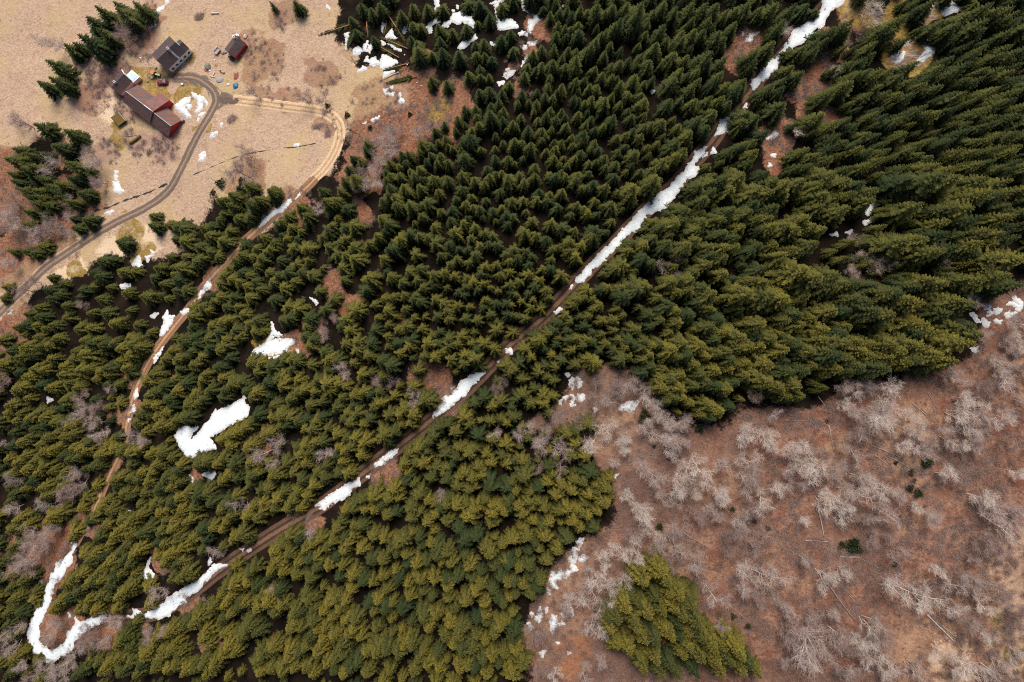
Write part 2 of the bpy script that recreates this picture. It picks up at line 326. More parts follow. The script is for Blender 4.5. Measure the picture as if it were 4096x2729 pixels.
(4,1,.78125):"240,40,50;330,20,60;180,55,45;110,75,50;140,140,50;270,90,55;180,100,40;420,90,55;550,110,60;480,110,60;500,180,50;400,160,50;640,50,55;560,60,60;500,50,60;730,70,50;870,50,60;800,20,60;760,120,70;740,180,55;860,120,40;870,190,60;370,210,55;280,200,55;230,250,50;190,240,45;130,260,50;120,210,40;470,240,50;420,240,50;430,300,50;400,320,45;330,290,50;300,340,45;240,320,50;210,330,45;660,240,55;610,300,60;560,280,60;700,280,50;750,300,50;500,280,55;100,300,60;60,320,55;100,350,50;50,380,55;30,250,50;40,200,50;180,430,45;160,480,45;160,390,50;250,390,50;300,390,45;380,410,45;420,380,45;500,380,50;550,430,50;610,400,45;660,420,45;710,370,50;240,440,45;240,530,50;290,555,30;70,560,50;90,520,45;60,610,50;20,600,45;180,630,55;130,600,40;170,710,45;60,740,50;20,790,30;10,700,40;100,680,45;370,630,70;440,500,45;450,570,55;400,560,45;720,550,85;650,510,85;700,600,70;820,540,60;870,580,60;800,590,55;550,660,75;480,640,75;640,710,50;660,640,60;610,670,50;800,720,65;620,740,60;430,790,60;390,800,55;330,710,35;560,770,50;640,790,50;700,760,45;730,800,45;760,820,50;810,750,50;860,840,50;880,800,50;880,720,55;250,830,55;220,770,55;330,860,60;170,800,50;280,860,50;490,870,50;410,850,50;590,870,50;60,880,45;200,870,50;760,870,50;530,840,40;650,870,45",
(5,1,.78125):"150,95,55;130,150,60;80,60,55;50,50,50;40,110,40;100,180,55;500,20,85;570,30,70;610,30,60;720,40,60;840,50,55;800,120,65;740,110,60;880,100,50;860,30,50;640,190,75;560,190,60;690,240,60;520,260,55;480,210,55;860,230,55;870,280,55;830,180,50;310,360,80;260,350,70;410,350,60;510,320,60;590,330,55;500,410,70;430,420,60;570,390,55;690,370,60;770,370,55;680,430,55;640,470,50;890,460,80;800,440,70;880,340,55;830,540,70;890,590,60;700,560,60;620,560,60;510,580,60;450,560,55;370,600,55;390,680,65;330,660,60;280,630,65;220,620,65;240,740,75;160,720,70;120,680,60;60,650,55;60,580,55;150,590,60;660,690,60;600,670,60;580,800,60;650,800,55;690,850,60;530,730,55;410,790,60;390,760,50;380,840,60;330,780,55;400,880,60;480,830,55;500,880,50;600,880,55;70,880,50;20,820,50;20,870,55;140,890,50;400,60,70;330,40,70;430,110,70;380,170,60;740,310,55;800,320,55;740,500,60",
(0,2,.78125):"30,60,45;100,40,50;170,40,45;230,30,45;70,90,45;130,80,40;240,100,40;110,190,50;150,150,45;70,170,35;190,160,40;60,260,55;100,240,45;180,240,50;230,250,45;120,300,35;290,180,45;300,140,40;330,220,45;370,250,40;350,100,45;400,80,55;380,160,55;430,150,45;360,60,35;440,20,50;500,30,45;560,20,45;590,50,45;500,60,35;650,30,50;690,40,50;640,80,50;700,80,45;520,150,45;490,170,45;530,180,40;530,230,40;660,170,55;620,150,40;590,110,45;470,205,35;460,310,32;605,330,45;590,235,35;550,300,25;300,320,50;340,300,40;280,360,35;20,340,45;20,380,45;80,380,35;60,420,40;110,440,45;130,500,40;40,480,35;30,550,40;120,410,40;200,400,50;210,440,45;250,430,45;170,380,35;290,430,45;270,480,45;330,450,45;340,490,40;300,500,40;210,510,40;180,540,35;240,570,40;190,590,40;290,550,40;370,350,30;385,420,30;380,570,50;420,575,50;430,540,40;330,620,45;370,610,40;350,560,40;290,600,40;480,600,45;540,540,60;570,560,50;590,500,40;510,650,45;450,660,45;410,670,35;640,590,50;600,580,45;690,570,45;650,650,35;20,620,40;60,640,40;100,600,40;110,670,45;200,660,45;240,680,35;170,690,35;150,710,35;20,700,35;290,760,50;210,810,45;180,770,40;130,740,40;100,770,30;30,760,45;40,800,45;20,840,35;290,720,40;310,680,35;430,810,50;480,750,45;400,870,45;170,880,35;560,730,45;600,710,40;580,760,40;530,830,40;610,800,40;640,820,35;500,870,45;760,180,50;730,220,40;830,100,45;870,110,40;880,200,40;860,60,45;780,270,45;740,290,40;840,310,50;870,340,40;720,340,50;700,390,50;680,430,50;720,480,35;790,450,55;830,440,50;880,420,40;780,340,45;790,400,40;880,270,45;770,220,35;750,390,35;740,600,50;800,590,50;860,610,45;780,650,50;720,620,45;760,690,45;830,710,55;880,690,40;700,690,40;680,730,40;740,740,45;790,780,45;850,770,45;720,790,45;680,780,35;850,850,50;770,860,45;700,850,35;880,880,40;640,720,40;810,840,40;150,460,40;80,530,40;150,630,40;820,240,45;820,380,40",
(1,2,.78125):"60,20,40;120,20,45;190,40,45;240,60,45;20,100,45;60,90,40;100,130,45;30,150,40;60,230,45;90,60,40;150,90,40;230,140,45;150,210,45;190,260,45;160,180,35;250,200,45;300,230,60;350,220,50;260,260,40;250,300,45;110,290,45;70,340,45;60,400,55;120,330,45;30,190,40;20,260,40;150,310,40;290,90,40;270,30,40;330,10,40;400,120,55;500,140,50;430,170,40;450,120,40;570,110,40;610,100,40;640,110,45;480,220,50;540,210,50;560,240,50;430,270,50;405,300,45;510,340,45;500,290,35;700,30,50;730,20,40;780,60,45;710,130,38;800,100,55;840,110,50;610,150,45;640,210,40;570,190,40;640,270,50;600,310,45;670,260,40;700,340,45;790,230,60;820,260,50;740,210,40;850,230,50;800,160,40;840,350,45;770,320,40;870,300,40;880,410,45;560,390,60;600,400,50;510,400,45;550,450,50;590,440,40;640,420,45;720,460,60;680,460,45;740,420,45;690,410,40;470,490,50;500,480,40;430,390,50;370,455,50;330,480,50;290,495,50;245,520,50;290,550,50;350,500,45;380,560,55;410,540,40;410,430,45;450,400,40;120,650,60;170,630,50;250,620,50;220,650,40;310,650,55;390,640,50;280,700,45;250,735,45;330,720,45;400,710,50;430,680,45;400,750,45;450,690,40;510,710,60;490,770,50;540,720,50;450,780,50;470,840,45;540,830,50;420,860,45;320,810,40;270,850,50;300,880,45;70,790,50;120,810,60;30,820,45;170,800,50;190,850,45;40,870,40;100,870,45;40,650,45;20,680,45;30,740,40;5,720,50;10,610,45;680,550,50;730,530,45;770,530,45;640,560,45;650,600,50;690,590,45;590,640,45;620,690,45;680,640,45;740,600,40;790,650,40;780,720,45;740,690,45;720,760,45;660,730,50;640,790,50;690,810,50;610,840,50;570,790,45;840,490,45;870,500,40;800,460,40;850,560,40;870,630,45;860,690,45;890,570,40;840,600,40;490,630,30;580,880,45;650,870,45;370,270,40;730,270,40;770,400,40",
(2,2,.78125):"20,20,45;80,50,45;150,20,50;70,20,40;140,80,45;200,110,50;240,140,55;60,120,35;100,180,45;100,210,35;150,170,35;210,190,40;20,240,40;60,290,45;110,270,45;140,290,40;190,270,40;270,290,42;200,330,42;370,240,50;430,310,65;330,360,50;360,390,50;300,390,45;240,390,50;150,410,50;80,380,50;110,440,40;40,430,50;30,380,40;70,510,50;120,530,55;20,510,45;40,560,45;220,490,60;270,480,45;250,530,45;100,600,45;20,620,45;30,690,45;10,580,40;310,440,40;350,430,40;300,70,45;350,30,45;290,20,40;430,80,45;480,90,50;440,20,50;500,20,45;550,30,50;600,20,45;560,100,45;520,60,40;640,80,40;690,100,50;710,130,45;670,20,35;700,50,40;740,20,45;790,40,45;630,120,45;390,160,40;740,300,55;690,330,40;820,320,50;870,170,50;850,130,45;880,140,40;780,340,45;630,400,55;660,440,45;580,480,50;510,450,50;480,500,45;450,530,40;550,440,40;710,500,48;820,410,38;860,430,42;770,420,40;850,540,50;780,520,45;660,590,55;610,560,45;520,550,40;390,570,50;350,590,45;420,560,35;590,610,45;540,590,45;750,590,45;770,640,45;830,600,45;850,640,50;700,560,40;490,660,45;420,640,60;380,640,45;320,640,45;340,690,35;540,660,45;570,650,35;460,720,50;540,730,50;590,760,55;640,690,50;670,720,45;660,780,50;610,710,40;700,660,45;720,700,50;770,770,60;860,770,55;880,740,40;690,760,40;530,690,35;270,780,55;400,810,50;440,840,40;330,740,45;370,750,40;480,850,45;240,830,50;160,820,60;110,830,45;290,820,40;360,870,50;540,860,50;590,870,50;650,850,45;690,880,55;860,850,45;780,860,50;820,870,45;60,880,50;120,880,45;200,860,45;740,830,40;560,820,40;440,580,35;310,670,35;60,340,40;160,350,40;20,310,40",
(3,2,.78125):"80,45,45;140,20,45;180,50,35;220,80,38;270,110,42;320,55,42;240,20,40;110,90,40;50,120,45;25,155,45;150,170,42;185,135,38;60,205,48;240,145,38;340,130,45;230,210,45;190,190,35;440,120,60;410,100,45;465,60,38;540,55,45;430,15,40;380,30,45;580,105,52;620,90,42;500,20,40;600,40,40;560,20,35;650,30,40;690,40,45;730,80,40;700,100,40;740,140,50;790,80,38;800,150,45;780,20,45;740,30,40;850,50,55;880,90,50;840,210,65;800,250,55;880,250,60;790,200,50;860,300,55;820,320,40;700,170,45;70,285,48;40,300,40;170,290,45;180,330,48;200,380,42;20,400,48;130,250,38;215,290,40;110,330,45;10,350,35;400,440,60;300,490,50;340,540,50;320,600,45;340,480,45;395,605,50;95,510,38;60,630,45;420,690,65;380,740,50;340,730,45;500,775,55;410,810,45;450,790,45;70,720,65;200,740,45;220,700,40;240,810,50;320,790,45;390,850,42;490,850,60;100,840,45;150,840,45;30,790,40;200,660,50;10,630,35;300,870,50;40,870,45;180,880,45;150,770,45;110,790,40;10,820,40;350,880,45;270,760,45;5,540,35;440,750,35;520,720,35",
(4,2,.78125):"30,20,55;60,80,55;130,30,50;50,50,50;210,70,50;150,90,45;190,20,50;100,130,45;130,180,40;200,160,50;280,100,55;260,60,50;330,40,55;380,40,50;430,30,50;270,150,45;360,120,50;350,190,55;390,170,45;480,130,55;500,70,45;500,20,50;560,50,50;590,40,45;590,170,55;560,110,45;660,160,50;690,60,60;630,30,50;740,20,50;780,60,55;830,80,70;870,110,65;830,150,60;800,30,50;880,20,60;470,220,60;430,200,50;620,240,60;640,290,50;580,240,55;570,290,60;530,250,50;260,260,60;210,240,50;160,220,45;220,370,60;170,340,60;280,350,50;130,390,45;180,410,45;30,300,50;20,250,50;90,240,45;20,180,45;40,200,45;70,330,40;300,220,45;320,130,40;650,90,45;700,130,40",
(5,2,.78125):"150,90,60;90,60,60;210,150,65;80,140,65;130,40,55;40,20,55;30,100,55;140,120,50;20,160,50;650,20,75;620,70,75;560,110,65;480,80,70;420,40,70;350,30,60;300,60,60;500,30,60;380,110,60;440,130,55;250,30,60;330,120,55;230,90,50",
(0,3,.78125):"60,80,50;30,130,50;100,110,45;240,60,55;280,40,45;220,90,45;190,20,35;370,130,55;400,40,45;390,20,40;350,170,35;470,60,45;440,80,40;540,30,45;510,110,45;480,170,50;560,20,45;620,110,50;600,80,45;640,150,45;560,160,50;730,130,50;700,150,45;700,50,45;660,70,40;770,20,45;800,40,45;830,80,45;800,140,50;860,130,45;880,40,40;840,20,40;870,80,40;880,190,45;820,200,50;780,200,40;620,210,45;690,230,50;660,260,50;610,290,50;640,310,45;570,330,50;560,290,45;520,310,45;500,270,45;470,240,45;410,260,45;430,290,45;390,250,35;540,200,40;590,250,40;820,310,50;840,260,50;880,240,45;790,270,40;860,380,50;880,310,45;750,420,50;620,450,55;580,480,50;650,420,45;530,420,50;500,390,50;450,400,55;480,350,45;420,410,45;560,380,45;370,450,50;330,480,45;430,490,45;490,470,45;350,380,55;310,410,50;390,360,45;270,510,50;250,540,40;380,550,45;430,530,45;460,550,40;580,540,40;740,520,38;90,390,50;130,370,40;160,480,50;170,440,35;80,550,45;30,490,45;20,440,45;60,470,40;10,370,40;30,220,45;10,280,40;10,620,40;30,810,50;20,870,45;10,560,40;610,690,55;580,720,50;640,740,50;720,780,60;760,740,50;700,830,55;780,690,50;840,670,55;870,650,40;800,790,60;850,760,50;650,810,55;580,800,50;540,820,50;480,820,50;500,860,50;430,830,45;400,860,50;360,880,45;600,870,55;680,880,50;770,850,55;840,850,55;880,830,50;170,800,35;680,600,35;210,890,40;680,340,40;600,350,40;540,470,40",
(1,3,.78125):"30,40,45;80,20,45;100,70,45;60,90,40;140,130,50;90,180,45;40,220,45;170,180,45;200,120,45;150,240,40;20,150,40;20,60,45;240,30,50;290,60,45;270,90,45;300,20,40;250,130,35;380,60,50;430,70,50;400,20,45;460,30,45;520,20,45;590,20,50;640,20,45;340,160,60;310,170,45;380,180,40;60,350,55;30,380,45;90,370,45;40,290,45;10,330,40;330,310,45;420,330,50;390,360,50;420,430,50;380,410,45;310,410,55;270,430,45;290,480,45;330,530,50;360,510,45;290,570,40;240,470,40;260,520,45;520,240,60;560,210,50;520,310,60;590,260,50;500,350,45;560,350,50;640,300,45;630,370,50;600,160,50;640,180,45;680,230,45;700,290,45;740,270,45;720,200,40;760,180,45;790,220,45;820,190,45;840,130,45;870,80,45;880,170,40;840,270,45;870,320,50;800,320,45;740,330,45;700,390,50;720,370,45;880,240,45;860,370,45;480,510,70;430,540,55;520,560,60;560,520,55;450,480,50;540,450,50;620,570,55;640,600,50;700,490,55;720,530,45;690,450,45;800,510,50;840,490,50;860,540,50;770,550,45;820,580,45;880,600,50;720,610,50;790,630,50;740,640,45;660,640,50;700,690,50;830,680,55;870,720,55;600,650,50;380,640,70;350,690,55;420,660,50;260,660,50;250,630,40;130,580,75;100,620,60;170,640,50;60,620,50;150,700,55;180,720,40;160,560,60;190,540,50;20,770,50;10,700,45;280,740,50;310,770,50;250,780,50;210,830,55;150,830,55;100,850,50;50,870,50;170,880,50;460,780,60;430,810,50;510,740,50;600,750,50;590,800,50;640,770,50;680,740,45;740,770,50;790,820,50;840,800,50;770,700,45;500,850,50;560,870,50;450,870,45;620,850,50;680,850,50;720,870,50;830,860,45;880,880,50;880,780,45;650,560,40;240,600,40",
(2,3,.78125):"20,30,45;80,40,45;100,110,45;60,110,40;170,20,50;230,60,50;280,40,45;360,70,55;440,90,50;410,30,40;510,20,50;490,50,45;540,90,50;480,130,35;660,60,75;700,30,55;780,50,50;770,100,45;840,40,45;870,20,40;640,180,65;700,170,50;600,130,50;165,165,50;220,180,50;320,180,55;290,210,45;400,170,45;410,210,42;460,205,42;370,140,40;100,230,48;60,150,40;30,200,45;20,250,45;150,290,55;210,290,45;250,230,45;330,265,42;280,260,40;340,310,40;390,310,48;440,300,40;490,270,60;540,250,48;560,310,45;510,300,40;660,320,50;640,260,45;760,260,55;880,180,50;740,220,45;830,210,40;860,320,50;850,290,40;790,320,40;20,330,40;60,370,50;100,400,50;160,400,45;210,370,45;290,390,45;230,440,48;340,410,40;410,390,55;480,390,55;420,450,40;550,430,55;560,480,45;600,380,50;540,390,45;470,480,35;350,480,45;720,420,50;690,460,45;640,510,52;780,440,45;860,410,45;820,380,42;880,400,38;870,480,40;740,510,45;800,490,40;840,520,40;580,540,45;50,440,45;140,510,48;220,550,48;190,500,42;260,510,40;310,550,50;260,590,38;360,600,35;160,560,40;20,500,40;70,600,50;40,580,45;100,680,50;30,670,50;60,650,45;20,720,45;420,590,60;490,570,50;450,640,50;560,620,55;530,690,50;600,680,55;620,640,50;620,760,65;580,730,50;670,750,55;650,840,60;610,850,55;690,850,50;180,770,70;230,760,60;130,760,50;290,770,70;320,730,60;360,740,50;700,600,45;750,610,45;740,570,40;820,640,50;850,600,45;790,680,42;740,710,40;700,680,40;880,690,45;840,770,48;780,790,45;810,830,42;730,810,48;880,760,50;490,780,42;440,830,50;500,850,45;400,800,45;420,760,40;180,640,40;40,850,60;80,820,50;130,870,50;250,860,45;370,870,50;750,880,45;860,850,45;680,380,40;720,350,40;280,340,35",
(3,3,.78125):"30,20,45;60,50,48;110,10,40;160,40,45;120,85,38;200,90,48;170,110,40;300,20,55;260,30,45;330,90,48;360,120,45;400,60,45;460,40,45;500,20,50;440,120,55;370,50,40;20,185,48;90,170,55;130,200,40;180,175,50;100,240,38;150,230,38;300,185,50;250,240,48;190,295,45;100,325,48;45,330,45;10,300,35;60,110,40;110,380,40;65,420,42;140,430,55;120,470,48;20,410,40;160,400,45;30,470,35;10,490,40;15,560,35;20,700,50;30,760,55;60,830,70;20,660,50;10,880,60;700,400,75;760,480,60;780,350,85;820,400,70;670,380,55;830,460,60;880,480,60;860,540,60;600,540,75;560,600,70;520,650,60;560,720,60;620,760,55;510,590,55;650,600,60;700,700,60;760,720,65;660,650,55;720,570,70;800,640,60;840,690,60;800,560,55;880,620,55;830,840,55;870,880,50;760,810,60;790,880,50;700,800,50;680,520,60;640,490,55;700,860,55;880,760,50",
(4,3,.78125):"30,480,60;70,530,70;30,580,70;110,620,70;60,660,65;130,700,70;190,740,75;240,740,60;290,750,60;330,790,65;380,830,60;280,820,65;210,820,65;130,800,65;60,740,60;30,780,55;420,880,50;340,870,60;230,880,60;100,880,55;160,650,40;10,690,50",
}
BARE = {
(0,0,.4464):"490,380,130;1130,310,120;210,1110,120;100,1060,90;230,1240,70;440,1500,100;820,1460,120;800,1380,90;640,690,60;60,1550,60;1170,1220,40",
(1,0,.4464):"70,240,70;740,830,90;850,850,70;1060,890,50;1240,880,80;1370,870,80;1520,900,60;690,1510,150;720,1400,90;1380,1140,60;1420,1200,60;900,1480,70;1400,1280,60",
(2,0,.4464):"480,1220,90;410,1330,120;370,1430,110;330,1480,90;700,1190,80;500,1150,80;1250,740,55;1430,690,60;960,630,40;590,880,60;700,920,60;1280,300,40",
(3,0,.4464):"40,590,50;910,1300,40;1490,240,35;130,1490,30;170,890,20;25,800,40",
(4,0,.4464):"930,280,100;970,260,60;530,370,70;620,560,65;510,530,65;1180,550,70;1340,490,55;1370,640,80;1420,690,50;1070,1180,75;430,1240,60;350,1300,60;280,1430,50;210,1500,60;1130,870,50;1100,960,60;1540,20,70;780,1080,50;720,1480,40;910,1540,30;1460,60,50;1060,1010,40",
(5,0,.4464):"190,160,120;470,60,60;390,130,60;570,20,70;60,30,70;170,20,70;690,190,70;790,130,40;1180,880,50;60,430,60;30,370,40",
(0,1,.4464):"70,400,120;100,300,100;60,530,80;480,490,100;560,520,80;420,560,80;650,360,80;880,90,110;870,180,60;430,30,70;90,860,100;100,800,70;180,830,70;60,930,70;290,1000,90;200,1080,100;740,1230,80;620,1150,50;300,600,80;60,640,70;150,650,70;700,1000,60;620,990,50;250,500,70;20,60,70;40,1400,60;60,1500,60;1290,1530,40;540,930,50",
(1,1,.78125):"385,25,90;425,690,40;500,740,22;770,455,35;750,210,40;780,830,50;840,770,45;330,320,40;780,860,40",
(2,1,.78125):"170,70,60;110,50,60;60,215,40;140,170,40;525,215,22;610,205,22;190,690,30;190,740,30;310,265,20;300,870,35;180,380,25;540,70,30",
(3,1,.78125):"850,185,40;860,450,50;820,510,50;470,390,20;700,20,30;410,420,30",
(4,1,.78125):"110,20,30;60,110,20;5,180,25;480,500,25;525,355,25;730,400,30;890,440,30;870,510,50;200,620,25;260,760,35;520,15,20",
(5,1,.78125):"50,440,50;130,490,60;40,540,50;40,360,40;500,510,45;640,650,50;700,850,60;850,850,60;880,780,60;420,500,30;800,890,50",
(0,2,.78125):"470,240,30;420,280,50;510,350,60;430,360,50;480,430,60;530,470,50;500,510,40;390,390,40;350,720,50;420,710,45;370,790,60;80,720,50;70,860,60;240,850,50;140,790,30;10,200,60;560,260,45;320,680,40;270,650,30;20,240,40;10,540,40;690,520,60;740,520,50",
(1,2,.78125):"510,570,70;590,565,30;530,640,50;370,840,45;880,170,35;700,200,40;800,580,50;780,600,40;860,20,40",
(2,2,.78125):"240,50,35;300,210,40;230,220,50;170,220,40;20,160,50;370,300,50;720,375,35;515,220,30;575,190,25;820,200,40;830,240,50;800,470,45;640,360,40;590,370,30;740,250,30;890,480,40;520,790,40;430,770,35;560,410,30;330,290,30",
(3,2,.78125):"310,415,80;460,505,75;530,625,50;710,680,90;590,790,45;170,480,60;80,440,50;210,550,70;140,550,50;60,490,45;30,600,35;560,230,80;650,260,70;460,260,60;430,310,50;540,290,60;720,320,60;760,370,60;810,400,60;850,500,70;800,540,60;830,580,50;700,480,60;600,520,70;540,470,50;600,570,50;480,400,40;730,410,45;850,780,80;800,820,50;660,870,60;270,630,50;150,640,40;880,700,60;40,350,40;880,430,50",
(4,2,.78125):"380,505,85;480,510,60;830,240,70;840,330,50;380,290,60;480,400,50;630,335,40;90,630,75;215,630,70;330,620,70;390,690,70;340,700,70;590,610,90;690,580,70;700,700,80;780,690,60;230,780,80;200,830,60;450,790,70;340,860,60;30,400,50;20,510,50;590,740,50;850,780,80;740,820,80;830,820,70;30,760,60;80,790,50;150,860,60;60,880,50;880,400,40;870,520,50;560,680,60;150,740,50",
(5,2,.78125):"100,215,75;200,280,90;70,260,60;180,390,110;80,400,90;300,390,70;330,470,60;290,540,70;380,570,60;40,540,70;40,700,70;130,750,90;60,780,80;190,840,70;520,175,60;590,310,80;560,380,80;640,440,80;510,500,70;570,540,60;650,540,50;680,250,60;820,190,80;850,40,70;770,100,60;890,140,50;800,390,60;500,700,80;570,700,60;670,810,90;740,830,60;450,870,60;860,680,60;890,310,50;700,330,50;800,870,60;340,860,50;270,790,60",
(0,3,.78125):"270,110,55;240,150,50;160,240,90;100,290,70;200,210,70;80,10,50;260,620,60;250,670,50;70,620,50;60,700,55;100,800,60;590,610,60;470,640,60;420,720,60;330,800,60;280,850,60;800,440,50;680,510,40;150,140,50;830,630,60;220,810,50;520,680,50;150,870,50;760,650,50;860,620,40;180,360,40;60,330,40",
(1,3,.78125):"255,225,50;240,370,40;725,130,50;350,10,35;540,445,45;545,640,30;20,590,40;20,690,40;130,330,30;720,100,40",
(3,3,.78125):"680,70,80;720,140,50;620,150,70;560,230,70;660,290,60;570,400,70;470,390,70;340,470,70;290,500,60;150,650,60;480,510,70;800,170,60;850,100,70;860,210,70;480,780,60;440,600,70;480,280,60;400,350,60;560,470,60;170,840,50;640,190,60;760,260,60;60,540,40;240,850,50;420,440,60;380,850,50",
(4,3,.78125):"60,70,60;180,40,60;240,180,70;370,150,70;380,200,50;90,300,60;160,430,80;400,350,90;340,420,70;220,600,65;230,650,50;640,270,60;645,60,50;300,80,50;750,350,60;840,330,50;700,680,140;620,720,90;800,650,90;780,720,80;560,620,80;680,580,60;560,520,50;500,490,50;860,740,70;20,220,50;60,250,50;380,20,60;820,30,60;430,440,60;780,560,60;660,800,60;540,800,50;840,850,60",
(5,3,.78125):"170,15,80;450,50,80;740,60,100;690,170,80;260,240,60;380,180,40;300,440,100;380,480,70;530,410,70;460,330,50;650,390,70;760,440,70;620,560,90;540,540,60;110,600,80;60,680,80;180,660,80;100,750,80;480,750,60;600,800,80;200,830,70;330,820,60;680,480,60;840,60,60;160,150,60;640,260,50;120,70,50;40,50,60;700,660,60;840,640,60;780,800,60;560,860,60;860,740,50;20,860,60;680,860,50",
}
BUSH = {
(1,0,.4464):"1410,950,26",
(2,0,.4464):"270,1145,26;625,1025,24;65,1030,30",
(1,1,.78125):"262,70,28;380,85,40",
(3,2,.78125):"690,395,38;738,545,12;860,595,18;815,605,14",
(4,2,.78125):"755,415,14;270,870,14;100,455,25",
(5,2,.78125):"395,630,32;315,680,20;312,760,22;355,785,25;335,720,14;242,630,12",
(3,3,.78125):"765,100,22;890,370,20",
(4,3,.78125):"30,375,22;350,610,18;275,560,18;450,110,16;387,75,14;272,12,14;830,195,22;880,190,35;725,555,12",
(5,3,.78125):"25,200,40;110,170,22;240,290,22;260,60,18;140,70,12",
}
# fallen logs: x0,y0,x1,y1,width(cm)
LOGS = {
(3,2,.78125):"540,200,760,340,26;690,770,790,805,14;810,760,870,830,14",
(4,2,.78125):"705,290,755,355,16;510,420,660,410,16;660,410,820,470,16;760,440,790,570,22;470,570,520,750,16;0,820,80,880,18",
(5,2,.78125):"110,540,280,610,22;130,590,210,650,18;210,600,345,680,20;320,325,430,415,22;400,270,470,380,14;370,350,440,425,16;230,510,300,480,16;850,500,870,570,14",
(3,3,.78125):"370,560,470,680,24;730,250,790,310,16;820,250,896,285,20;160,690,250,790,14",
(4,3,.78125):"20,130,150,210,20;430,0,410,110,26;705,15,735,150,34;760,40,850,140,22;640,170,770,180,20;690,200,800,210,14;820,250,896,258,24;360,210,415,275,24;240,500,350,580,24;690,310,740,380,22;760,390,890,580,34;790,360,890,470,16;270,420,400,435,18;700,780,740,860,22",
(5,3,.78125):"400,550,580,740,36;440,580,570,690,22;430,385,520,410,26;665,795,800,880,28;780,140,896,195,20;130,290,230,390,14;0,450,40,500,20;0,250,60,260,22;730,220,765,275,12",
(2,0,.4464):"",
}
